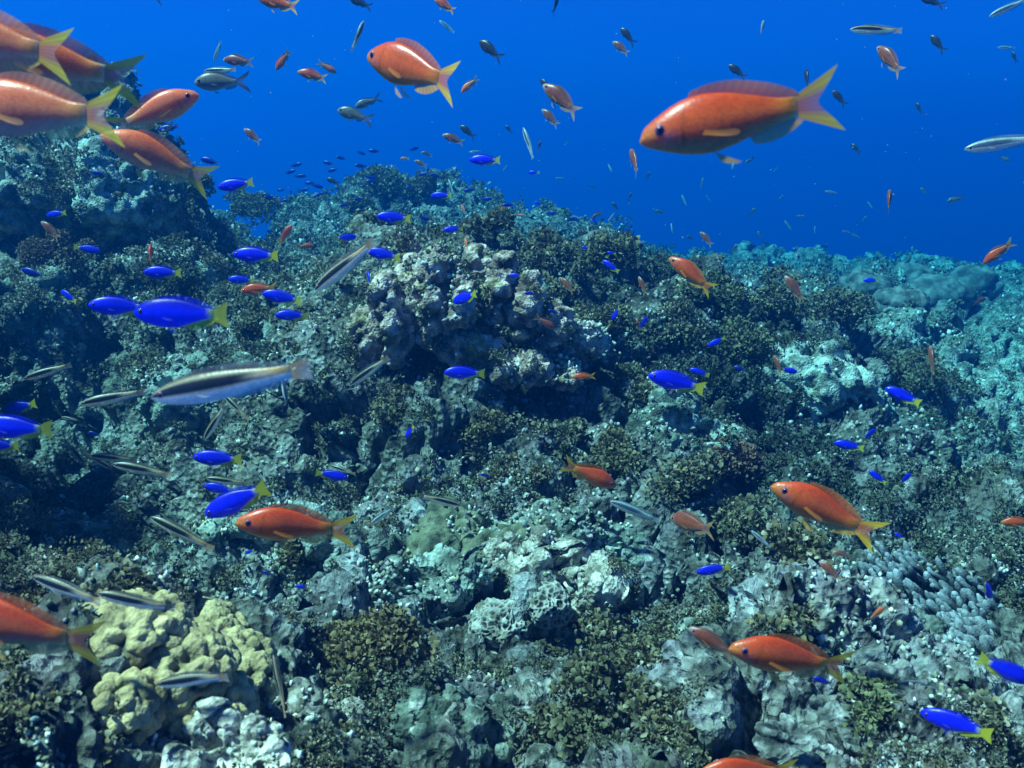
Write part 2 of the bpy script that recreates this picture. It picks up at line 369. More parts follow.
# ------------------------------------------------------------------ rocks and corals of their own
def sphere_np(sub):
    bm = bmesh.new(); bmesh.ops.create_icosphere(bm, subdivisions=sub, radius=1)
    v = np.array([x.co[:] for x in bm.verts], np.float32); f = np.array([[q.index for q in p.verts] for p in bm.faces], np.int32)
    bm.free(); return v, f
SPH = {k: sphere_np(k) for k in (1, 2, 3, 4, 5, 6)}
def mixc(a, b, t): return np.asarray(a)*(1 - t[:, None]) + np.asarray(b)*t[:, None]
def sink(loc, nor, r):
    return np.array(loc)
def frame_rot(tilt_x=0, tilt_y=0, spin=0):
    return np.array((Matrix.Rotation(spin, 3, 'Z') @ Matrix.Rotation(tilt_x, 3, 'X') @ Matrix.Rotation(tilt_y, 3, 'Y')))
def coral_mesh(style, radii, seed, sub=5):
    """dome or column of coral about the origin, in metres"""
    v, f = SPH[sub]; rad = np.asarray(radii, float)
    P = v*rad; N = v/rad; N = N/np.linalg.norm(N, axis=1)[:, None]
    r = rad.mean(); Q = P + seed*3.7
    if style == 'lumpy':        # cream lobes packed together
        c = LUMP.get('cell', .024)
        b, e, cid = bump_cells(Q/c, seed, .25)
        d = r*.16*fbm(Q/(r*1.1), 2, seed + 4) + c*.95*(b - .5) + .0022*fbm(Q/.008, 2, seed + 7)
        tone = sst(b, .25, .95)
        col = mixc((.15, .14, .07), (.50, .405, .20), tone)*(0.8 + .4*cid[:, None])
        col = mixc(col, (.13, .10, .05), .7*sst(fbm(Q/.035, 3, seed + 9), .15, .6))
    elif style == 'honeycomb':  # pale walls round dark cups
        q = Q/.0070
        q = q + .55*np.stack([vnoise(q*.55, seed + 1), vnoise(q*.55 + 9, seed + 2), vnoise(q*.55 + 17, seed + 3)], 1); f1, f2, cid = worley(q, seed); wall = 1 - sst(f2 - f1, .05, .40)
        d = r*.34*fbm(Q/(r*.9), 3, seed + 4) + .0034*wall - .002
        col = mixc((.05, .055, .045), (.42, .43, .38), wall)
        col = mixc(col, (.12, .12, .08), .8*sst(fbm(Q/.03, 3, seed + 9), .1, .5))
    elif style == 'smooth':
        b, e, cid = bump_cells(Q/(r*.8), seed, .5)
        d = r*.45*(b - .5) + r*.08*fbm(Q/(r*.35), 4, seed + 3)
        col = mixc((.05, .07, .065), (.16, .18, .165), sst(fbm(Q/(r*.4), 3, seed), -.5, .5))
    elif style == 'knobby':     # nodules on a stubby column
        b, e, cid = bump_cells(Q/.027, seed, .5); b2, e2, _ = bump_cells(Q/.011, seed + 8, .5)
        pit = sst(vnoise(Q/.022, seed + 3), .2, .6)
        d = .026*(b - .5) + .010*(b2 - .5) + r*.18*fbm(Q/(r*1.2), 3, seed + 4) + .007*fbm(Q/.014, 3, seed + 6, .65) - .012*pit
        col = mixc((.13, .095, .085), (.50, .395, .33), sst(b, .3, .95))*(.8 + .4*cid[:, None])
        col = mixc(col, (.26, .24, .12), sst(fbm(Q/.05, 3, seed + 5), .1, .6))
    elif style == 'green':
        b, e, cid = bump_cells(Q/.020, seed, .5); b2, _, _ = bump_cells(Q/.010, seed + 8, .4)
        d = .018*(b - .5) + .008*(b2 - .5) + .005*fbm(Q/.012, 3, seed + 6, .6) + r*.12*fbm(Q/r, 2, seed + 4)
        col = mixc((.03, .042, .028), (.16, .18, .115), sst(b, .3, .95))*(.85 + .3*cid[:, None])
    else:                       # 'rock': crusted block
        b, e, cid = bump_cells(Q/(r*.55), seed, .6)
        P = P + N*(r*.34*fbm(Q/(r*1.1), 3, seed + 4) + r*.22*(b - .5))[:, None]; N = tri_normals(P, f); Q = P + seed*3.7
        d = displace_fine(Q)*.9
        col = reef_colour(Q + 2)
        if LUMP.get('pale'): col = mixc(col*.4, (.60, .58, .50), np.full(len(P), .8))
    return P + N*d[:, None], f, col
LUMP = {}
def coral(name, px, py, wpx, hpx, style, label, cat, group=None, seed=1, lift=.25, depth=None, tilt=0.0, lean=0.0, sub=5, deep=1.0, **kw):
    """a coral head standing on the reef where the photograph shows it"""
    loc, nor, d = hit(px, py)
    if depth is None: depth = d
    if style in ('lumpy', 'honeycomb', 'green', 'smooth'): depth = min(depth, d + .01)
    LUMP.clear(); LUMP.update(kw)
    rx, rz = wpx/2/F*depth, hpx/2/F*depth
    radii = (rx, max(min(rx, rz*1.6), rz*.8)*deep, rz)
    P, f, col = coral_mesh(style, radii, seed, sub)
    Rm = frame_rot(lean, tilt, 0)
    me = mesh_np(name, P @ Rm.T, f, col, M_CRUST if style in ('rock', 'knobby') else M_CORAL)
    o = obj(name, me); o.location = Vector(at(px, py, depth + radii[1]*(.35 if style != 'lumpy' else .1))) 
    return tag(o, label, cat, group)

G_BLK = 'crusted rocks jutting from the reef'
for i, a in enumerate([
    (458, 325, 180, 90, 1.82, 0, .25, 'broad mauve-grey crusted rock at the middle of the reef, dark hollow under it'),
    (548, 352, 120, 62, 1.80, .15, .2, 'flat ledge of pale crusted rock right of the middle outcrop, shade below'),
    (330, 330, 110, 90, 1.95, -.1, 0, 'dark crusted rock left of the knobby columns, behind the large striped fish tail'),
    (75, 200, 190, 120, 2.30, .1, 0, 'big crusted rock with blue-green growth below the upper left orange fish'),
    (150, 300, 130, 90, 2.22, 0, 0, 'shaded crusted rock behind the large blue fish at left'),
    (30, 330, 130, 110, 2.1, 0, 0, 'dark crusted rock at the left edge above the yellow tailed blue fish'),
    (205, 395, 150, 70, 1.82, 0, .2, 'crusted rock under the large striped fish, pale patches on top'),
    (330, 560, 250, 62, 1.28, .18, .1, 'long low slab of pale blue-grey rock below the striped fish school'),
    (420, 590, 150, 50, 1.16, -.25, .1, 'sloping grey rock slab just behind the big brown algae bush'),
    (575, 545, 130, 60, 1.30, .1, .1, 'pale crusted rock in the middle foreground below the dark algae'),
    (660, 440, 150, 80, 1.76, .1, .1, 'weedy rock behind the orange fish swimming right in the centre'),
    (790, 400, 200, 110, 2.15, .25, .1, 'large dark weedy rock ridge right of centre'),
    (690, 320, 150, 80, 2.65, .1, 0, 'weedy rock hump right of the centre below the steep orange fish'),
    (600, 290, 130, 60, 2.9, 0, 0, 'weedy rock hump above the flat ledge in the distance'),
    (870, 460, 140, 80, 2.15, .35, 0, 'dark ridge rock between the two pairs of blue fish at right'),
    (700, 660, 90, 60, 1.02, .1, .1, 'mottled rock behind the pair of orange fish at lower right'),
    (450, 740, 180, 70, .84, .15, .1, 'mottled blue-grey rock at the bottom edge in front of the brown bush'),
    (20, 560, 180, 70, 1.45, 0, 0, 'shaded rock in the dark valley at the left edge'),
    (900, 655, 130, 60, 1.08, .2, .1, 'crusted rock right of the orange fish at lower right'),
    ]):
    px, py, wp, hp, dep, tl, ln, lab = a
    coral('crusted_rock', px, py, wp, hp, 'rock', lab, 'rock', G_BLK, seed=11 + i*7, depth=dep, tilt=tl, lean=ln, sub=6, deep=.7)

G_KN = 'knobby coral columns on the middle outcrop'
for i, (px, py, wp, hp, dep, tl, lab) in enumerate([
    (392, 322, 24, 92, 1.63, -.15, 'tall mauve knobby coral column at the left end of the outcrop'),
    (412, 304, 22, 84, 1.66, .02, 'second tall knobby coral column from the left end of the outcrop'),
    (434, 296, 25, 96, 1.63, .05, 'tallest mauve knobby coral column with a pale tip, middle of the outcrop'),
    (458, 310, 22, 66, 1.62, .12, 'knobby coral column with brown sides just left of the round blue fish'),
    (370, 342, 24, 66, 1.66, -.3, 'short dark mauve knobby coral column leaning left beside the outcrop'),
    (352, 352, 22, 44, 1.72, -.4, 'stubby knobby coral head farthest left beside the outcrop'),
    (498, 288, 24, 60, 1.66, .25, 'knobby coral column with ochre growth right of the round blue fish'),
    (526, 306, 22, 62, 1.66, .1, 'slim pale knobby coral column at the right part of the outcrop'),
    (552, 326, 30, 42, 1.68, .2, 'stubby pink-grey knobby coral head at the right end of the outcrop'),
    (580, 342, 34, 34, 1.72, .2, 'low knobby coral head on the ledge beyond the right end of the outcrop'),
    (470, 346, 60, 24, 1.64, 1.2, 'lying knobby coral branch above the black hollow'),
    (412, 262, 20, 40, 1.74, -.1, 'small knobby coral head topping the outcrop'),
    (476, 268, 20, 36, 1.78, .2, 'thin knobby coral stub topping the outcrop behind the round blue fish'),
    (500, 370, 34, 22, 1.64, 1.3, 'pale coral knob under the lone blue fish with yellow tail, left one'),
    (530, 368, 36, 24, 1.66, 1.3, 'pale coral knob right of the lone blue fish with yellow tail'),
    (560, 372, 36, 22, 1.68, 1.3, 'pale coral knob at the right end of the row over the black hollow'),
    (444, 276, 30, 36, 1.76, 0, 'rounded knobby coral head behind the tallest column')]):
    coral('knobby_coral', px, py, wp, hp, 'knobby', lab, 'coral', G_KN, seed=200 + i*5, depth=dep, tilt=tl if abs(tl) < 1 else 0, lean=.12, sub=5)

G_LU = 'cream lumpy coral heads in the lower left corner'
for i, (px, py, wp, hp, dep, lab) in enumerate([
    (128, 632, 113, 62, None, 'cream lumpy coral head under the two striped fish at lower left, farthest back'),
    (196, 640, 101, 69, None, 'cream lumpy coral head above the arched striped fish'),
    (170, 668, 129, 71, None, 'widest cream lumpy coral head directly behind the arched striped fish'),
    (236, 668, 75, 66, None, 'cream lumpy coral head at the right end of the lumpy cluster'),
    (122, 708, 73, 64, None, 'cream lumpy coral head left of and below the arched striped fish'),
    (196, 708, 113, 66, None, 'cream lumpy coral head just below the arched striped fish, above the white rock'),
    (254, 690, 47, 69, None, 'narrow cream lumpy coral head beside the dark gap, nearest the curved striped fish')]):
    coral('lumpy_coral', px, py, wp, hp, 'lumpy', lab, 'coral', G_LU, seed=300 + i*3, depth=dep, sub=6, cell=.0095)

G_HC = 'honeycomb coral heads'
for i, (px, py, wp, hp, dep, lab) in enumerate([
    (437, 608, 44, 34, None, 'small honeycomb coral head with open cups right of the brown bush'),
    (500, 624, 58, 42, None, 'largest honeycomb coral dome, left of the other fine celled one'),
    (545, 606, 50, 44, None, 'pale honeycomb coral dome at the right of the largest one'),
    (556, 642, 38, 32, None, 'dark honeycomb coral lump below the two larger domes')]):
    coral('honeycomb_coral', px, py, wp, hp, 'honeycomb', lab, 'coral', G_HC, seed=400 + i*9, depth=dep, sub=6)

G_SM = 'smooth boulder corals on the far right ridge'
for i, (px, py, wp, hp, dep, lab) in enumerate([
    (905, 282, 56, 30, None, 'tallest smooth blue-grey boulder coral on the far right ridge'),
    (935, 298, 72, 36, None, 'wide smooth boulder coral in front of the tallest one on the far ridge'),
    (865, 288, 48, 30, None, 'smooth boulder coral left of the tallest one on the far ridge'),
    (972, 285, 50, 36, None, 'smooth boulder coral at the right of the far ridge group'),
    (900, 305, 56, 28, None, 'low smooth boulder coral nearest to us on the far ridge')]):
    coral('boulder_coral', px, py, wp, hp, 'smooth', lab, 'coral', G_SM, seed=500 + i*3, depth=dep)
coral('boulder_coral', 476, 582, 44, 28, 'smooth', 'smooth pale rounded coral head behind the small honeycomb coral', 'coral', seed=541, depth=1.2)
for i, (px, py, wp, hp, dep, lab) in enumerate([
    (452, 530, 70, 48, 1.34, 'green lumpy coral mound in the middle foreground, largest'),
    (488, 560, 66, 50, 1.26, 'green lumpy coral mound at the lower right of the largest'),
    (436, 556, 50, 44, 1.26, 'small green lumpy coral mound at the lower left of the largest'),
    (522, 548, 56, 46, 1.28, 'green lumpy coral mound next to the pale rock')]):
    coral('green_coral', px, py, wp, hp, 'green', lab, 'coral', 'green lumpy coral mounds in the middle foreground', seed=560 + i*5, depth=dep)
coral('pale_rock', 216, 758, 130, 44, 'rock', 'white bare rock at the bottom edge under the cream lumpy corals', 'rock', seed=600, depth=.63, sub=6, pale=True)
coral('pale_rock', 40, 752, 120, 60, 'rock', 'brown and white weedy rock in the bottom left corner', 'rock', seed=611, depth=.62, sub=6)
for i, (px, py, wp, hp, dep, lab) in enumerate([
    (320, 742, 70, 60, .80, 'yellowish rounded rock right of the dark gap at the bottom edge'),
    (590, 585, 60, 36, 1.16, 'white crusted lump beside the pale honeycomb coral'),
    (540, 565, 90, 36, 1.22, 'pale ledge of crust above the honeycomb corals')]):
    coral('pale_rock', px, py, wp, hp, 'rock', lab, 'rock', seed=620 + i*5, depth=dep, pale=True)

def finger_colony(px, py, wpx, hpx, depth, n, seed, label, lean=(0.25, 0.1), rl=(.0135, .0125)):
    rng = random.Random(seed); VS, FS, CS = [], [], []; k = 0; depth = min(depth, hit(px, py)[2] - .01)
    v, f = SPH[3]; c0 = at(px, py, depth)
    for j in range(n):
        while True:
            a, b = rng.uniform(-1, 1), rng.uniform(-1, 1)
            if a*a + b*b < 1: break
        x, z = px + a*wpx/2, py + b*hpx/2
        dd = depth - b*.10 + (1 - a*a - b*b)*-.03
        r = rng.uniform(.0036, .0058); h = rng.uniform(.016, .026)
        P = v*np.array([r, r, h]); P[:, :2] *= (1 + .25*np.clip(P[:, 2:]/h, -1, 1))
        P += v*(.0022*vnoise(v*3 + j*7.1, seed))[:, None]
        Rm = frame_rot(rng.uniform(-.3, .35), rng.uniform(-.35, .3) - .6, rng.uniform(-.3, .3))
        t = np.clip(P[:, 2]/h*.5 + .5, 0, 1)
        P = P @ Rm.T + at(x, z, dd) - c0
        VS.append(P); FS.append(f + k); k += len(v)
        base = np.array([.035, .05, .055])*rng.uniform(.8, 1.2)
        CS.append(mixc(base, np.array([.27, .31, .335])*rng.uniform(.7, 1.2), sst(t, .45, .95)))
    o = obj('finger_coral', mesh_np('finger_coral', np.concatenate(VS), np.concatenate(FS), np.concatenate(CS), M_CORAL))
    o.location = Vector(c0); return tag(o, label, 'coral', 'finger coral colonies at lower right')
finger_colony(925, 612, 160, 90, 1.30, 170, 5, 'large colony of pale blue stubby finger coral left of the steep blue fish')
finger_colony(890, 578, 90, 50, 1.42, 80, 6, 'smaller finger coral colony behind the large one')
finger_colony(965, 640, 80, 50, 1.22, 70, 8, 'finger coral colony above the dark hollow at lower right')

def plate(px, py, wpx, hpx, depth, seed, tilt, label):
    depth = min(depth, hit(px, py)[2] + .01); v, f = SPH[5]; rx = wpx/2/F*depth; rz = hpx/2/F*depth
    P = v*np.array([rx, rx*.6, rz]); Q = P + seed
    ridge = np.abs(np.sin((P[:, 1]*.5 + P[:, 2])*2*math.pi/.022 + 4*vnoise(Q/.035, seed)))
    P = P + v*(.006*ridge + .016*fbm(Q/.05, 3, seed) + .009*fbm(Q/.018, 3, seed + 1, .6))[:, None]
    col = mixc((.08, .095, .095), (.27, .285, .275), sst(ridge + .6*fbm(Q/.02, 2, 3), .2, .9))
    o = obj('ridged_coral', mesh_np('ridged_coral', P @ frame_rot(.2, tilt, 0).T, f, col, M_CRUST)); o.location = Vector(at(px, py, depth))
    return tag(o, label, 'coral', 'ridged pale corals at the bottom right')
plate(822, 708, 90, 30, .92, 3, .35, 'ridged pale coral plate below the tail of the lower right orange fish')
plate(850, 742, 110, 36, .86, 5, .3, 'ridged pale coral plate at the bottom edge, nearest to us')
plate(800, 742, 70, 26, .88, 9, .35, 'small ridged coral plate left of the nearest one')
plate(905, 690, 80, 26, .98, 12, .2, 'ridged pale coral plate left of the lower right oval blue fish')

# ------------------------------------------------------------------ leafy brown algae
LEAF_PAL = np.array([(.17,.145,.065),(.22,.19,.09),(.125,.13,.075),(.26,.235,.135),(.10,.115,.08),(.185,.18,.115),(.34,.33,.23)])
def leaves(P, N, size, rng, col=None, small=False):
    """cupped fans (6 vertices, 2 quads each) growing at points P with outward directions N"""
    n = len(P)
    D = N + rng.normal(0, .65, (n, 3)); D /= np.linalg.norm(D, axis=1)[:, None]
    A = np.cross(D, rng.normal(0, 1, (n, 3))); A /= np.linalg.norm(A, axis=1)[:, None] + 1e-9
    B = np.cross(D, A); s = size*rng.uniform(.6, 1.35, n); s = s[:, None]
    wd = rng.uniform(.45, .8, n)[:, None]; bend = rng.uniform(.15, .7, n)[:, None]
    v = np.stack([P - A*s*.12, P + A*s*.12,
                  P + D*s*.42 - A*s*wd*.62 + B*s*bend*.10, P + D*s*.42 + A*s*wd*.62 + B*s*bend*.10,
                  P + D*s*.78 - A*s*wd*.80 + B*s*bend*.5, P + D*s*.80 + A*s*wd*.80 + B*s*bend*.45,
                  P + D*s*(1.0 - .15*bend) - A*s*wd*.42 + B*s*bend, P + D*s*1.0 + A*s*wd*.42 + B*s*bend*.9], 1).reshape(-1, 3)
    if small:
        v = v.reshape(n, 8, 3)[:, [0, 1, 4, 5, 6, 7]].reshape(-1, 3); k = (np.arange(n)*6)[:, None]
        f = np.concatenate([k + np.array([0, 1, 3, 2]), k + np.array([2, 3, 5, 4])])
        cc = (col*rng.uniform(.6, 1.5, n)[:, None])[:, None, :]*np.array([.5, .5, 1.0, 1.0, 1.6, 1.6])[None, :, None]  # bases darkened, tips lightened: inner shade and highlights put into the colour
        return v, f, cc.reshape(-1, 3)
    k = (np.arange(n)*8)[:, None]
    f = np.concatenate([k + np.array([0, 1, 3, 2]), k + np.array([2, 3, 5, 4]), k + np.array([4, 5, 7, 6])])
    c = LEAF_PAL[rng.integers(0, len(LEAF_PAL), n)]*rng.uniform(.6, 1.1, n)[:, None] if col is None else col*rng.uniform(.65, 1.45, n)[:, None]
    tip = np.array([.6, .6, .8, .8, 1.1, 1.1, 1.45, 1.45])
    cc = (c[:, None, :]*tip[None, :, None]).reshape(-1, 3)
    return v, f, cc
def tuft_cloud(n, r, rng, height=.75):
    """points through a lobed dome of radius r, and their outward directions"""
    k = max(3, int(6 + r*30)); c = rng.normal(0, 1, (k, 3)); c[:, 2] = np.abs(c[:, 2])*.9; c /= np.linalg.norm(c, axis=1)[:, None]
    c *= rng.uniform(.25, .8, k)[:, None]*r; rr = rng.uniform(.25, .5, k)*r
    i = rng.integers(0, k, n); d = rng.normal(0, 1, (n, 3)); d[:, 2] += .5; d /= np.linalg.norm(d, axis=1)[:, None]
    P = c[i] + d*(rr[i]*rng.uniform(.45, 1.0, n))[:, None]; P[:, 2] *= height
    N = d*.8 + P/r*.6 + np.array([0, 0, .25]); N /= np.linalg.norm(N, axis=1)[:, None]
    return P, N
def bush(name, px, py, wpx, label, seed, depth=None, tone=None, leaf=.010, dens=1.0, group=None, height=.8):
    rng = np.random.default_rng(seed); loc, nor, d = hit(px, py)
    depth = depth or d; d = min(depth, d + .012); r = wpx/2/F*d
    n = int(dens*420*(r/.05)**2/(leaf/.010)**1.6); n = min(max(n, 300), 10000)
    P, N = tuft_cloud(n, r, rng, height)
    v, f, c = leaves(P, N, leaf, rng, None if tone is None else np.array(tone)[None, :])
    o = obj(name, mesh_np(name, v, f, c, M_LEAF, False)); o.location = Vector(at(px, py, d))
    return tag(o, label, 'algae', group)
G_AL = 'bushes of leafy brown algae on the reef'
for i, (px, py, wp, dep, lf, lab) in enumerate([
    (378, 655, 150, .93, .0095, 'largest leafy brown algae bush in the bottom middle of the reef'),
    (345, 690, 90, .88, .0095, 'leafy algae tuft at the lower left of the largest bush'),
    (620, 655, 100, 1.02, .009, 'upright olive algae bush left of the pair of orange fish'),
    (590, 722, 150, .88, .0095, 'wide olive algae mat at the bottom edge right of the middle'),
    (660, 720, 110, .90, .009, 'olive algae bush at the bottom edge above the cut off orange fish'),
    (530, 740, 100, .86, .009, 'low olive algae tuft at the bottom edge left of the wide mat'),
    (478, 432, 74, 1.62, .012, 'ochre leafy algae bush beside the black hollow in the middle'),
    (402, 418, 66, 1.60, .012, 'ochre leafy algae bush above the steep small blue fish'),
    (560, 438, 60, 1.66, .012, 'dark olive algae bush right of the black hollow'),
    (520, 480, 60, 1.50, .012, 'dark brown algae bush over the middle green coral'),
    (445, 345, 40, 1.64, .010, 'ochre algae tuft growing on the knobby outcrop'),
    (145, 366, 60, 1.95, .012, 'brown algae bush above the head of the large striped fish'),
    (610, 470, 90, 1.55, .012, 'olive algae bush behind the orange fish swimming right'),
    (680, 490, 90, 1.56, .012, 'olive algae bush above the small dark orange fish'),
    (640, 400, 90, 1.78, .013, 'olive algae bush behind the long blue fish right of centre'),
    (720, 460, 90, 1.75, .013, 'dark olive algae bush right of the orange fish swimming right'),
    (740, 540, 100, 1.45, .011, 'dark olive algae bush left of the orange fish at right'),
    (670, 340, 90, 2.3, .016, 'olive algae bush under the pair of blue fish in the middle distance'),
    (740, 350, 90, 2.4, .016, 'dark olive algae bush right of the round blue fish in the middle distance'),
    (590, 330, 80, 2.1, .014, 'olive algae bush right of the flat ledge'),
    (545, 300, 70, 2.5, .016, 'dark algae bush above the flat ledge'),
    (700, 300, 80, 2.9, .019, 'dark algae bush under the steep orange fish'),
    (770, 310, 90, 3.2, .021, 'dark algae hump left of the brown upright fish'),
    (545, 262, 80, 3.8, .025, 'dark round algae hump on the middle ridge'),
    (610, 268, 80, 4.0, .026, 'dark algae hump behind the distant blue fish'),
    (490, 236, 60, 4.4, .028, 'dark algae hump on the ridge right of the far hill'),
    (380, 192, 60, 4.6, .03, 'algae hump crowning the far hill, left one'),
    (420, 190, 54, 4.6, .03, 'algae hump crowning the far hill, right one'),
    (355, 215, 50, 4.5, .03, 'dark algae hump on the left shoulder of the far hill'),
    (120, 600, 90, .80, .008, 'brown algae tufts behind the two striped fish at lower left'),
    (30, 612, 90, .78, .008, 'brown algae tufts behind the large orange fish at lower left'),
    (110, 742, 110, .62, .007, 'brown weedy tufts at the bottom edge left of the white rock'),
    (30, 720, 110, .62, .007, 'brown weedy tufts in the bottom left corner'),
    (290, 560, 50, 1.24, .009, 'dark algae tuft on the long pale slab'),
    (800, 560, 90, 1.45, .011, 'dark olive algae bush left of the finger coral'),
    (790, 640, 80, 1.1, .009, 'olive algae bush above the lower right orange fish'),
    (880, 720, 90, .92, .008, 'olive algae tuft left of the lower right oval blue fish'),
    (990, 740, 90, .88, .008, 'olive algae tuft in the bottom right corner'),
    (840, 330, 90, 2.9, .019, 'dark algae bush right of the brown upright fish'),
    (900, 380, 80, 2.8, .018, 'dark algae bush above the blue fish on the right slope'),
    (120, 180, 80, 2.4, .016, 'algae bush on the upper left rock behind the orange fish'),
    (190, 190, 46, 2.6, .017, 'algae tuft at the right edge of the upper left rock'),
    (60, 260, 80, 2.15, .014, 'dark algae bush in the middle of the upper left rock'),
    (260, 330, 70, 2.1, .014, 'dark algae bush under the three blue fish left of centre'),
    (250, 215, 60, 3.9, .025, 'dark algae hump between the left rock and the far hill'),
    ]):
    rr = random.Random(i); tone = None if i % 3 else (.16*rr.uniform(.8, 1.2), .145*rr.uniform(.8, 1.1), .075)
    lf *= .50 if dep < 2 else .38
    bush('leafy_algae', px, py, wp, lab, 40 + i, dep, tone, lf, group=G_AL, height=.85)

# turf and frills nobody could count, all over the reef
ROCKS = [o for o in C.objects if o.name.startswith(('crusted_rock', 'pale_rock', 'knobby_coral'))]
def surface_points(kind, n_ter, n_rock, rng, dmin=.58, dmax=9):
    """random points, normals and camera distances over the terrain and the rocks standing on it"""
    G = np.arange(NU*NV).reshape(NV, NU); dep = np.exp(LD)
    cand = G[(PX > -150) & (PX < 1174) & (dep > dmin) & (dep < dmax)]
    pick = rng.choice(cand, n_ter, replace=False)
    Ps, Ns = [TP[pick]], [TN[pick]]
    for o in ROCKS:
        nv = len(o.data.vertices); co = np.empty(nv*3, np.float32); o.data.vertices.foreach_get('co', co)
        no = np.empty(nv*3, np.float32); o.data.vertices.foreach_get('normal', no)
        co = co.reshape(-1, 3) + np.array(o.location); no = no.reshape(-1, 3)
        k = n_rock if o.name.startswith('crusted') else n_rock//30 if kind == 'turf' and o.name.startswith('knobby') else n_rock//5
        sel = rng.choice(np.nonzero(no[:, 2] > -.25)[0], k)
        Ps.append(co[sel]); Ns.append(no[sel])
    P = np.concatenate(Ps); N = np.concatenate(Ns)
    return P, N, P @ FW
def turf():
    rng = np.random.default_rng(8)
    P, N, d = surface_points('turf', 26000, 300, rng)
    m = fbm(P/0.32, 3, 140) + .45*vnoise(P/.09, 150)
    m = m + .6*(1 - sst(d, .70, .85))
    m = m - .75*np.exp(-(((P[:, 0] + .03)/.28)**2 + ((P[:, 1] - 1.16)/.20)**2)) - .5*np.exp(-(((P[:, 0] - .33)/.20)**2 + ((P[:, 1] - .88)/.14)**2))
    KN = np.array([o.location[:] for o in C.objects if o.name.startswith(('lumpy', 'honeycomb', 'finger', 'green_coral', 'ridged'))])
    br = sst(P[:, 0] - .12*P[:, 1], .45, 1.1)*sst(P[:, 1], 2.2, 3.2); m = m - .45*br
    near = np.min(np.linalg.norm(P[:, None] - KN[None], axis=2), axis=1); m = m - 2.0*(1 - sst(near, .05, .09))
    keep = (m > -.14) & (rng.random(len(P)) < np.clip(.5 + m, 0, 1)); P, d, N, m = P[keep], d[keep], N[keep], m[keep]
    VS, FS, CS = [], [], []; k = 0
    for j in range(len(P)):
        r = rng.uniform(.009, .026)*(.5 + .55*d[j]); lf = np.clip(.0029*d[j]**.9, .0024, .02)*rng.uniform(.75, 1.3)
        n = int(np.clip(20*(r/lf/3)**2, 16, 110))
        p, nn = tuft_cloud(n, r, rng, .75)
        up = N[j]*.6 + np.array([0, 0, .5]); up /= np.linalg.norm(up)
        a = np.cross(up, [1, .2, 0]); a /= np.linalg.norm(a); b = np.cross(up, a)
        Rm = np.stack([a, b, up], 1)
        tone = LEAF_PAL[rng.integers(0, len(LEAF_PAL))]*.55 + np.array([.15, .165, .115])*.45
        if rng.random() < .2: tone = np.array([.36, .37, .29])*rng.uniform(.7, 1.2)
        zone = float(np.exp(-(((P[j, 0] - .50)/.42)**2 + ((P[j, 1] - 2.1)/.7)**2)))   # shade of the ridge right of the centre, put into the turf colour
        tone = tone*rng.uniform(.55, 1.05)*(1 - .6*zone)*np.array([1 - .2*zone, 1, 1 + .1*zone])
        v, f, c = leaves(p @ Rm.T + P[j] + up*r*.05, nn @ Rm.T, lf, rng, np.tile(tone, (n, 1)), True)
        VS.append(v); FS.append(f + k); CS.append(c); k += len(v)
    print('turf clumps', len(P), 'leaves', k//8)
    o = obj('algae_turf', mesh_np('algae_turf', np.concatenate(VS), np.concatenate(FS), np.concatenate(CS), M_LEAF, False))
    tag(o, 'short frilly brown and olive algae covering the reef rock', kind='stuff')
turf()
ROCKS = [o for o in C.objects if o.name.startswith(('crusted_rock', 'pale_rock', 'knobby_coral', 'green_coral'))]
def nubs():
    """small stubby coral nubs with pale growing tips, in patches over rock and terrain"""
    rng = np.random.default_rng(21)
    P, N, d = surface_points('nubs', 42000, 700, rng, .58, 7)
    m = fbm(P/0.22, 3, 240) + .5*vnoise(P/.06, 250); keep = m > -.02; P, d, N = P[keep], d[keep], N[keep]
    protos = {}
    for sub in (1, 2):
        for q in range(8):
            v, f = SPH[sub]; b, e, cid = bump_cells(v*1.4 + q*9, 700 + q, .4)
            protos[sub, q] = (v*(1 + .5*(b - .6) + .8*fbm(v*1.8 + q, 3, 710 + q, .6))[:, None], f)
    VS, FS, CS = [], [], []; k = 0
    pal = np.array([(.46,.52,.47),(.36,.41,.37),(.27,.25,.26),(.40,.41,.29),(.19,.22,.15),(.62,.66,.60),(.28,.36,.34),(.17,.16,.13)])
    patch = np.minimum((np.abs(vnoise(P/.11, 260))*2.2 % 1*len(pal)).astype(int), len(pal) - 1)
    for j in range(len(P)):
        v, f = protos[2 if d[j] < .9 else 1, int(rng.integers(0, 8))]
        r = rng.uniform(.0012, .0029)*(.40 + .62*d[j])
        up = N[j]*.8 + rng.normal(0, .35, 3) + np.array([0, 0, .35]); up /= np.linalg.norm(up)
        a = np.cross(up, rng.normal(0, 1, 3)); a /= np.linalg.norm(a); b = np.cross(up, a)
        Rm = np.stack([a, b, up], 1); tall = rng.uniform(.9, 2.2)
        VS.append((v*np.array([r*rng.uniform(.7, 1.2), r*rng.uniform(.7, 1.2), r*tall])) @ Rm.T + P[j] + up*r*tall*.35); FS.append(f + k); k += len(v)
        c = pal[patch[j] if rng.random() < .7 else int(rng.integers(0, len(pal)))]*rng.uniform(.6, 1.3)
        CS.append(c[None]*(.40 + .95*sst(v[:, 2], -.2, .9))[:, None])
    o = obj('coral_nubs', mesh_np('coral_nubs', np.concatenate(VS), np.concatenate(FS), np.concatenate(CS), M_CORAL))
    tag(o, 'small stubby pale-tipped coral nubs crusting the reef', kind='stuff')
nubs()

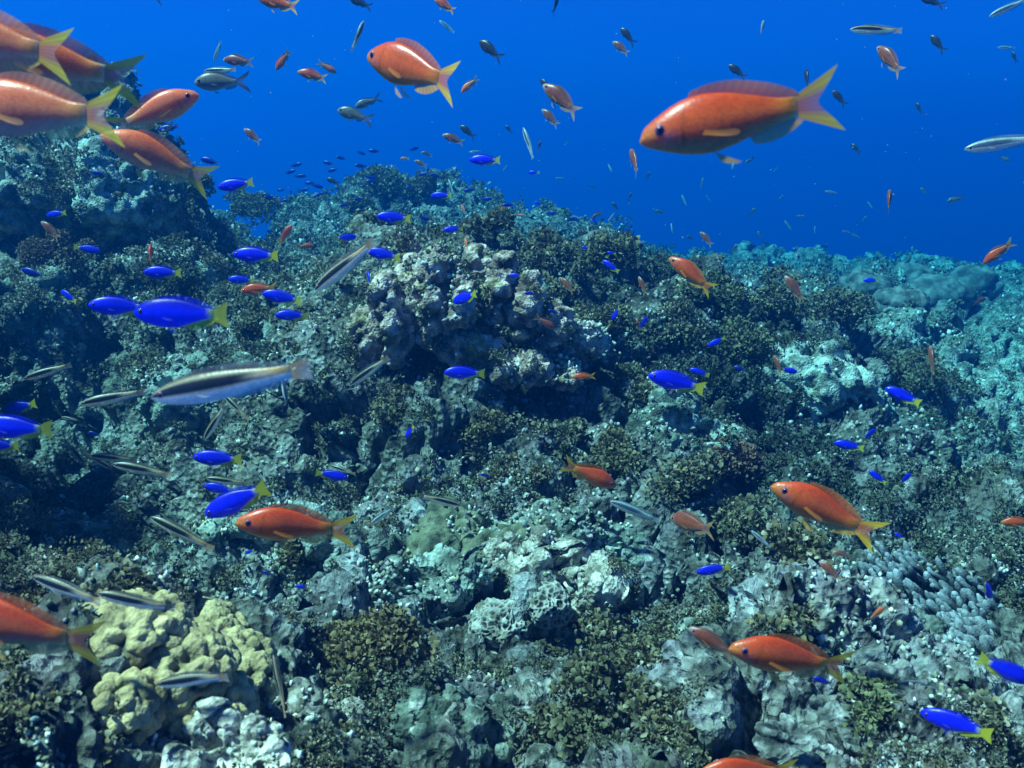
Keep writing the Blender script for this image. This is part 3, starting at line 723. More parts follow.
# ------------------------------------------------------------------ fish
def interp(t, pts):
    x = np.array([p[0] for p in pts]); y = np.array([p[1] for p in pts])
    # smooth (Catmull-like) interpolation through the profile points
    m = np.gradient(y, x); i = np.clip(np.searchsorted(x, t, 'right') - 1, 0, len(x) - 2)
    h = x[i+1] - x[i]; s = (t - x[i])/h
    return ((2*s**3 - 3*s**2 + 1)*y[i] + (s**3 - 2*s**2 + s)*h*m[i] + (-2*s**3 + 3*s**2)*y[i+1] + (s**3 - s**2)*h*m[i+1])
SHAPE = {
 'anthias': dict(base=-.26, top=[(0,-.012),(.03,.030),(.08,.058),(.16,.090),(.28,.126),(.42,.140),(.58,.124),(.75,.088),(.9,.054),(1,.045)],
    bot=[(0,-.018),(.03,-.040),(.08,-.058),(.16,-.082),(.28,-.110),(.42,-.126),(.58,-.112),(.75,-.078),(.9,-.052),(1,-.045)],
    wid=[(0,.010),(.04,.030),(.12,.052),(.26,.068),(.45,.064),(.65,.044),(.85,.024),(.96,.013),(1,.002)]),
 'damsel': dict(base=-.30, top=[(0,-.005),(.03,.036),(.09,.074),(.18,.108),(.32,.134),(.48,.138),(.64,.122),(.82,.080),(.94,.052),(1,.047)],
    bot=[(0,-.012),(.03,-.042),(.09,-.074),(.18,-.104),(.32,-.130),(.48,-.138),(.64,-.120),(.82,-.076),(.94,-.050),(1,-.045)],
    wid=[(0,.010),(.04,.032),(.12,.055),(.26,.068),(.45,.062),(.65,.044),(.85,.023),(.96,.012),(1,.002)]),
 'striped': dict(base=-.36, top=[(0,-.004),(.03,.018),(.09,.042),(.2,.066),(.35,.078),(.52,.074),(.7,.058),(.88,.040),(1,.036)],
    bot=[(0,-.010),(.03,-.028),(.09,-.050),(.2,-.072),(.35,-.084),(.52,-.080),(.7,-.060),(.88,-.040),(1,-.036)],
    wid=[(0,.008),(.04,.020),(.12,.036),(.26,.048),(.45,.047),(.65,.034),(.85,.020),(.96,.011),(1,.002)]),
 'chromis': dict(base=-.24, top=[(0,-.005),(.03,.040),(.09,.082),(.18,.122),(.32,.152),(.48,.150),(.64,.122),(.82,.072),(.94,.046),(1,.042)],
    bot=[(0,-.012),(.03,-.044),(.09,-.078),(.18,-.112),(.32,-.142),(.48,-.142),(.64,-.116),(.82,-.066),(.94,-.044),(1,-.040)],
    wid=[(0,.010),(.04,.034),(.12,.058),(.26,.070),(.45,.064),(.65,.044),(.85,.023),(.96,.012),(1,.002)]),
}
PALS = {  # back, flank, belly, snout, fin edge, fin, tail root
 'red':   dict(back=(.60,.055,.008), flank=(.80,.125,.014), belly=(.66,.27,.08), snout=(.60,.26,.06), edge=(.95,.58,.02), fin=(.82,.22,.04), clear=(.80,.34,.16)),
 'pink':  dict(back=(.84,.15,.05), flank=(.95,.235,.085), belly=(.95,.42,.22), snout=(.82,.25,.15), edge=(.98,.74,.04), fin=(.85,.36,.18), clear=(.90,.55,.45)),
 'dull':  dict(back=(.20,.06,.035), flank=(.34,.085,.04), belly=(.40,.24,.16), snout=(.55,.46,.40), edge=(.50,.32,.10), fin=(.36,.14,.08), clear=(.40,.34,.34)),
 'blue':  dict(back=(.005,.009,.50), flank=(.008,.018,.98), belly=(.02,.035,.90), snout=(.008,.02,.85), edge=(.70,.62,.02), fin=(.010,.02,.85), clear=(.72,.66,.06)),
 'navy':  dict(back=(.004,.007,.26), flank=(.004,.01,.34), belly=(.01,.015,.30), snout=(.006,.01,.3), edge=(.10,.12,.20), fin=(.006,.01,.28), clear=(.10,.12,.22)),
 'striped': dict(back=(.055,.050,.035), flank=(.010,.014,.022), belly=(.95,.87,.68), snout=(.5,.5,.5), edge=(.55,.26,.05), fin=(.45,.40,.33), clear=(.50,.52,.52)),
 'pale':  dict(back=(.16,.24,.24), flank=(.06,.10,.16), belly=(.72,.72,.64), snout=(.5,.55,.55), edge=(.30,.36,.36), fin=(.36,.40,.40), clear=(.42,.48,.48)),
 'grey':  dict(back=(.085,.10,.10), flank=(.17,.185,.16), belly=(.34,.35,.32), snout=(.20,.2,.18), edge=(.04,.045,.05), fin=(.12,.13,.13), clear=(.15,.16,.17)),
 'dark':  dict(back=(.020,.022,.035), flank=(.035,.038,.060), belly=(.08,.085,.12), snout=(.05,.05,.07), edge=(.02,.02,.03), fin=(.03,.03,.045), clear=(.04,.04,.06)),
}
for k_, zf, wf in (('anthias', 1.07, 1.05), ('striped', 1.07, 1.1), ('damsel', 1.06, 1.0)):
    for q_ in ('top', 'bot'): SHAPE[k_][q_] = [(a, b*zf) for a, b in SHAPE[k_][q_]]
    SHAPE[k_]['wid'] = [(a, b*wf) for a, b in SHAPE[k_]['wid']]
def lerp(a, b, t): return np.asarray(a)[None]*(1 - t[:, None]) + np.asarray(b)[None]*t[:, None]
def bendf(P, bd):
    """swimming curve: the tail half swings sideways"""
    P = np.array(P, float); s = np.clip(.15 - P[:, 0], 0, 1)
    P[:, 1] += bd*s*s*1.6 - bd*.35*np.clip(P[:, 0] - .15, 0, 1)
    return P
def body_mesh(kind, pal, bd, n=40, m=22):
    sh = SHAPE[kind]; c = PALS[pal]
    t = np.linspace(0, 1, n)**1.25; x = .5 + (sh['base'] - .5)*t
    zt, zb, wd = interp(t, sh['top']), interp(t, sh['bot']), interp(t, sh['wid'])
    th = np.linspace(0, 2*math.pi, m, endpoint=False)
    cs, sn = np.cos(th), np.sin(th)
    V = []
    for i in range(n):
        mid = (zt[i] + zb[i])/2; hh = (zt[i] - zb[i])/2
        prof = np.abs(cs)**.92*np.sign(cs)
        V.append(np.stack([np.full(m, x[i]), wd[i]*prof*(1 - .18*np.abs(sn)**2), mid + hh*sn], 1))
    V = np.concatenate(V); a = np.arange(n*m).reshape(n, m)
    f = np.stack([a[:-1], np.roll(a, -1, 1)[:-1], np.roll(a, -1, 1)[1:], a[1:]], -1).reshape(-1, 4)
    nose = len(V); V = np.r_[V, [[.503, 0, (zt[0] + zb[0])/2]], [[sh['base'] - .01, 0, (zt[-1] + zb[-1])/2]]]
    caps = [[nose, a[0, (k+1) % m], a[0, k], a[0, k]] for k in range(m)] + [[nose + 1, a[-1, k], a[-1, (k+1) % m], a[-1, (k+1) % m]] for k in range(m)]
    tt = np.r_[np.repeat(t, m), 0, 1]; ss = np.r_[np.tile(sn, n), 0, 0]; X, Z = V[:, 0], V[:, 2]
    if kind == 'striped':
        col = np.tile(np.array(c['belly']), (len(V), 1))
        band = sst(ss, -.16, -.02)*(1 - sst(ss, .56, .76)); band *= (1 - sst(tt, .62, .95)*sst(ss, -.2, .3)*.9)
        tan = np.array([.30, .28, .17]) if pal == 'striped' else np.array([.30, .42, .40])
        org = np.array([.48, .26, .07]) if pal == 'striped' else tan
        up = sst(ss, .46, .62); col = col*(1 - up[:, None]) + lerp(tan, org, sst(tt, .6, 1.0))*up[:, None]
        rear = sst(ss, -.10, .3)*sst(tt, .72, .97); col = col*(1 - rear[:, None]) + np.asarray(org)*rear[:, None]
        col = col*(1 - band[:, None]) + np.array(c['flank'])*band[:, None]
        ridge = sst(ss, .78, .93)*(1 - .5*sst(tt, .6, 1)); col = col*(1 - ridge[:, None]) + np.array(c['back'])*ridge[:, None]
    else:
        col = lerp(c['flank'], c['back'], sst(ss, .1, .9))
        bel = 1 - sst(ss, -.85, -.2); col = col*(1 - bel[:, None]) + np.array(c['belly'])*bel[:, None]
        sn_ = (1 - sst(tt, .04, .22))*(.55 if kind == 'anthias' else .4); sn_ = sn_*(1 - .6*sst(ss, .2, .9))
        col = col*(1 - sn_[:, None]) + np.array(c['snout'])*sn_[:, None]
        if kind == 'anthias':      # violet-tinged cheek line from the eye to the pectoral fin
            ck = np.exp(-((tt - .19)/.05)**2 - ((ss + .25)/.25)**2)*.5; col = col*(1 - ck[:, None]) + np.array([.45, .18, .25])*ck[:, None]
            tr = sst(tt, .80, 1)*.22; col = col*(1 - tr[:, None]) + np.array(c['edge'])*np.array([1, .7, 1])*tr[:, None]
        if pal == 'blue':
            yl = sst(tt, .90, 1.0); col = col*(1 - yl[:, None]) + np.array(c['edge'])*yl[:, None]
            yb = (1 - sst(ss, -.99, -.75))*sst(tt, .55, .75); col = col*(1 - yb[:, None]) + np.array(c['edge'])*yb[:, None]
        gill = np.exp(-((tt - .285 - .02*ss)/.012)**2)*(np.abs(ss) < .75)*.35; col *= (1 - gill)[:, None]
        mouth = np.exp(-((ss + .25)/.12)**2)*(1 - sst(tt, .02, .06))*.5; col *= (1 - mouth)[:, None]
    V = bendf(V, bd)
    return V, np.array(list(f) + caps), np.c_[col, np.ones(len(col))]
def strip(base, edge, colb, cole, ab, ae, n2=5, bd=0, wave=0.0):
    """fin membrane between a base curve and an edge curve, rays pressed into its colour"""
    base, edge = np.asarray(base, float), np.asarray(edge, float); n = len(base)
    k = np.linspace(0, 1, n2)[:, None, None]
    V = base[None]*(1 - k) + edge[None]*k
    V[:, :, 1] += wave*np.sin(np.linspace(0, 9, n))[None]*np.linspace(0, 1, n2)[:, None]
    cb, ce = np.broadcast_to(colb, (n, 3)), np.broadcast_to(cole, (n, 3))
    col = cb[None]*(1 - k) + ce[None]*k
    ray = np.where(np.arange(n) % 2 == 0, 1.0, .82)[None, :, None]
    A = (np.broadcast_to(ab, (n,))[None, :, None]*(1 - k) + np.broadcast_to(ae, (n,))[None, :, None]*k)*np.where(np.arange(n) % 2 == 0, 1.0, .88)[None, :, None]
    return bendf(V.reshape(-1, 3), bd), grid_faces(n2, n), np.c_[(col*ray).reshape(-1, 3), A.reshape(-1, 1)]
def fins(kind, pal, bd):
    sh = SHAPE[kind]; c = {k: np.array(v) for k, v in PALS[pal].items()}; b = sh['base']; R = {}
    z0 = interp(np.array([1.0]), sh['top'])[0]
    tx = lambda x: (.5 - x)/(.5 - b)
    T = lambda x: interp(tx(np.asarray(x)), sh['top']); B = lambda x: interp(tx(np.asarray(x)), sh['bot'])
    s = np.linspace(-1, 1, 17); a = np.abs(s)
    if kind == 'anthias':
        ln = .100 + .140*a**1.8; ang = s*math.radians(29); tipc = lerp(c['clear']*.5 + c['flank']*.5, c['edge'], sst(a, .35, .7)); al = .66 + .32*sst(a, .35, .7)
    elif kind == 'damsel':
        ln = .130 + .050*a**2; ang = s*math.radians(30); tipc = lerp(c['clear'], c['edge'], a); al = np.full(17, .92)
    elif kind == 'striped':
        ln = .115 + .012*a; ang = s*math.radians(14); tipc = lerp(c['clear'], c['edge'], .7*(s > 0)*a + .1); al = .55 + .35*a
    else:
        ln = .11 + .17*a**1.3; ang = s*math.radians(33); tipc = lerp(c['clear'], c['edge'], sst(a, .3, .8)); al = .45 + .5*sst(a, .3, .8)
    base = np.stack([np.full(17, b + .012), 0*s, s*z0*.98], 1)
    edge = np.stack([b - ln*np.cos(ang), 0*s, s*z0*.8 + ln*np.sin(ang)], 1)
    rootc = c['edge'] if pal == 'blue' else (lerp(c['flank'], c['flank']*.45 + c['edge']*.55, sst(a, .3, .9)) if kind == 'anthias' else c['fin'])
    R['tail_fin'] = strip(base, edge, rootc if kind != 'striped' else c['edge'], tipc, .97, al, 7, bd)
    # dorsal
    if kind == 'striped': xs = np.linspace(.26, b + .06, 26); hgt = .030*np.sin(np.linspace(.25, math.pi - .3, 26))**.6
    else: xs = np.linspace(.24, b + .05, 26); u = np.linspace(0, 1, 26); hgt = (.052 if kind == 'anthias' else .038)*np.sin(np.clip(u*.9 + .1, 0, 1)*math.pi)**.5*(.75 + .55*u) * (1 + .10*(np.arange(26) % 2)*(u < .5))
    sw = np.linspace(0, .06, 26)
    R['dorsal_fin'] = strip(np.stack([xs, 0*xs, T(xs) - .012], 1), np.stack([xs - sw - .01, 0*xs, T(xs) + hgt], 1), c['back'], c['fin'], .95, .82 if kind == 'anthias' else .6, 5, bd, .003)
    # anal
    x1 = -.02 if kind != 'striped' else .02; xs = np.linspace(x1, b + .045, 14); u = np.linspace(0, 1, 14)
    hgt = (.06 if kind == 'anthias' else .05 if kind != 'striped' else .026)*np.sin((u*.85 + .12)*math.pi)**.6
    ac = c['edge'] if pal == 'blue' else c['fin']*.5 + c['edge']*.5 if kind == 'anthias' else c['fin']
    R['anal_fin'] = strip(np.stack([xs, 0*xs, B(xs) + .012], 1), np.stack([xs - .05*(.4 + u), 0*xs, B(xs) - hgt], 1), c['belly'] if pal != 'blue' else ac, ac, .95, .82 if kind == 'anthias' else .7, 5, bd, .003)
    # paired fins
    q = np.linspace(-1, 1, 9)
    for side in (-1, 1):
        wx = interp(np.array([tx(.20)]), sh['wid'])[0]
        L_ = .18 if kind == 'anthias' else .13 if kind != 'striped' else .085
        base = np.stack([.195 - .004*q, side*np.full(9, wx*.93), -.028 + .012*q*(1 if kind != 'striped' else .6)], 1)
        an = math.radians(-10) + q*math.radians(11); le = L_*(1 - .35*q*q)
        le = le*(1 - .25*np.abs(q)**3); edge = np.stack([.195 - le*np.cos(an)*.97, side*(wx*1.02 + le*.14), -.03 + le*np.sin(an)], 1)
        pc = c['flank']*.75 + c['edge']*.22 if kind == 'anthias' else c['fin'] if kind == 'damsel' else c['clear']
        R.setdefault('pectoral_fin', []).append(strip(base, edge, pc, pc*.8 + c['clear']*.2, .8, .45 if kind != 'damsel' else .25, 5, bd))
        L_ = .17 if kind == 'anthias' else .12 if kind != 'striped' else .05
        bz = float(B(.17))
        base = np.stack([.175 - .02*(q + 1)/2, side*np.full(9, .018), np.full(9, bz + .014)], 1)
        le = L_*(.95 - .5*((q + 1)/2)**1.3); an = math.radians(-28) - (q + 1)/2*math.radians(22)
        edge = np.stack([.175 - le*np.cos(an), side*(.018 + le*.16), bz + .01 + le*np.sin(an)], 1)
        vc = c['belly']*.5 + c['edge']*.5 if kind == 'anthias' else c['fin']
        R.setdefault('pelvic_fin', []).append(strip(base, edge, vc, vc, .85, .55, 5, bd))
    return R
def eye_mesh(kind, bd, side, pupil=False):
    sh = SHAPE[kind]; x = {'anthias': .392, 'damsel': .405, 'striped': .425, 'chromis': .40}[kind]; t = (.5 - x)/(.5 - sh['base'])
    zt = interp(np.array([t]), sh['top'])[0]; zb = interp(np.array([t]), sh['bot'])[0]; wd = interp(np.array([t]), sh['wid'])[0]
    r = {'anthias': .027, 'damsel': .026, 'striped': .018, 'chromis': .030}[kind]
    z = zb + (zt - zb)*.60; v, f = SPH[3 if not pupil else 2]
    if pupil: P = v*np.array([r*.66, r*.30, r*.66]) + np.array([x, side*(wd*.93 + r*.22), z])
    else: P = v*np.array([r, r*.42, r]) + np.array([x, side*wd*.93, z])
    return bendf(P, bd), f
CACHE = {}
def fish_meshes(kind, pal, bd):
    key = (kind, pal, bd)
    if key in CACHE: return CACHE[key]
    d = {}; V, f, c = body_mesh(kind, pal, bd); d['body'] = mesh_np('fish_body', V, f, c, M_SKIN); d['body'].validate()
    F_ = fins(kind, pal, bd)
    for k, v in F_.items():
        d[k] = [mesh_np(k, *q, M_FIN) for q in v] if isinstance(v, list) else mesh_np(k, *v, M_FIN)
    d['eye'] = [mesh_np('eye', *eye_mesh(kind, bd, s), None, M_IRIS) for s in (-1, 1)]
    d['pupil'] = [mesh_np('pupil', *eye_mesh(kind, bd, s, True), None, M_PUPIL) for s in (-1, 1)]
    # everything in one mesh for fish only a few pixels long
    Vs, Fs, Cs, Ms = [V], [f], [c], [np.zeros(len(f), int)]; k = len(V)
    for q in F_.values():
        for v, ff, cc in (q if isinstance(q, list) else [q]):
            Vs.append(v); Fs.append(ff + k); Cs.append(cc); Ms.append(np.ones(len(ff), int)); k += len(v)
    for s in (-1, 1):
        v, ff = eye_mesh(kind, bd, s, True); v[:, :] = v
        Vs.append(v); Fs.append(np.c_[ff, ff[:, 2]] + k); Cs.append(np.tile([.01, .01, .02, 1], (len(v), 1))); Ms.append(np.zeros(len(ff), int)); k += len(v)
    one = mesh_np('small_fish', np.concatenate(Vs), np.concatenate(Fs), np.concatenate(Cs), [M_SKIN, M_FIN])
    one.polygons.foreach_set('material_index', np.concatenate(Ms).astype(np.int32)); one.validate()
    d['one'] = one
    CACHE[key] = d
    return d
KIND = {  # code: shape, palette, real length (m), name, category, group
 'A': ('anthias', 'red', .095, 'orange_anthias', 'fish', 'orange anthias over the reef'),
 'P': ('anthias', 'pink', .095, 'orange_anthias', 'fish', 'orange anthias over the reef'),
 'R': ('anthias', 'dull', .070, 'brownish_anthias', 'fish', 'dull reddish anthias over the reef'),
 'D': ('damsel', 'blue', .058, 'blue_damselfish', 'fish', 'blue damselfish with yellow tails'),
 'N': ('damsel', 'navy', .055, 'dim_blue_damselfish', 'fish', 'dim far blue damselfish'),
 'S': ('striped', 'striped', .080, 'striped_fish', 'fish', 'slender striped fish'),
 'L': ('striped', 'pale', .080, 'pale_slender_fish', 'fish', 'pale blue-green slender fish'),
 'G': ('chromis', 'grey', .070, 'grey_chromis', 'fish', 'grey fork-tailed fish'),
 'K': ('chromis', 'dark', .065, 'dark_fish', 'fish', 'small dark fish in the open water'),
}
bpy.context.view_layer.update()
DG = bpy.context.evaluated_depsgraph_get()
def clear_depth(px, py):
    """distance to whatever reef, coral or algae stands behind a point of the picture"""
    d = Vector(at(px, py, 1.0)).normalized()
    ok, loc = S.ray_cast(DG, Vector((0, 0, 0)), d)[:2]
    return loc.dot(Vector(FW)) if ok else 60.0
def fish(code, hx, hy, tx, ty, label, yaw=0, bd=0.0, scale=1.0, group=None):
    kind, pal, L0, name, cat, grp = KIND[code]
    jr = random.Random(int(hx*7 + hy*13)); yaw += jr.uniform(-9, 9)
    px = math.hypot(hx - tx, hy - ty)
    yr = math.radians(yaw)
    Lr = L0*scale
    depth = Lr*math.cos(yr)*F/px
    mx_, my_ = (hx + tx)/2, (hy + ty)/2
    qs = [(hx + (tx - hx)*k, hy + (ty - hy)*k + o) for k in (0, .25, .5, .75, 1) for o in (0, .1*px)]
    lim = min(clear_depth(*q) for q in qs)
    lim = lim*.95 - .02 - .5*Lr*abs(math.sin(yr))
    if code == 'K': lim = min(lim, 9)
    if depth > lim: Lr *= lim/depth; depth = lim
    ax = np.array(R_*(hx - tx) - U_*(hy - ty)); ax /= np.linalg.norm(ax)
    ax = Vector(ax*math.cos(yr) + FW*math.sin(yr)).normalized()
    up = Vector((0, 0, 1)); up = up - ax*up.dot(ax)
    if up.length < .42:
        up2 = ax.cross(Vector(FW)); 
        if up2.z < 0: up2 = -up2
        up = up2 if up2.length > .2 else up
    up.normalize(); sd = up.cross(ax).normalized()
    M = Matrix((( ax.x, sd.x, up.x), (ax.y, sd.y, up.y), (ax.z, sd.z, up.z))).to_4x4()
    loc = Vector(at(mx_, my_, depth))
    bd = round(bd + jr.choice((-.06, 0, .06)), 2) if math.hypot(hx - tx, hy - ty) < 120 else bd
    d = fish_meshes(kind, pal, bd)
    def place(o): o.matrix_world = Matrix.Translation(loc) @ M @ Matrix.Diagonal((Lr, Lr, Lr, 1))
    if px < 34:
        o = obj(name, d['one']); place(o)
    else:
        o = bpy.data.objects.new(name, None); C.objects.link(o); o.empty_display_size = .1; place(o)
        obj('body', d['body'], o)
        for k in ('tail_fin', 'dorsal_fin', 'anal_fin'): obj(k, d[k], o)
        for k in ('pectoral_fin', 'pelvic_fin'):
            for q in d[k]: obj(k, q, o)
        for e, p in zip(d['eye'], d['pupil']): obj('pupil', p, obj('eye', e, o))
    return tag(o, label, cat, group or grp)

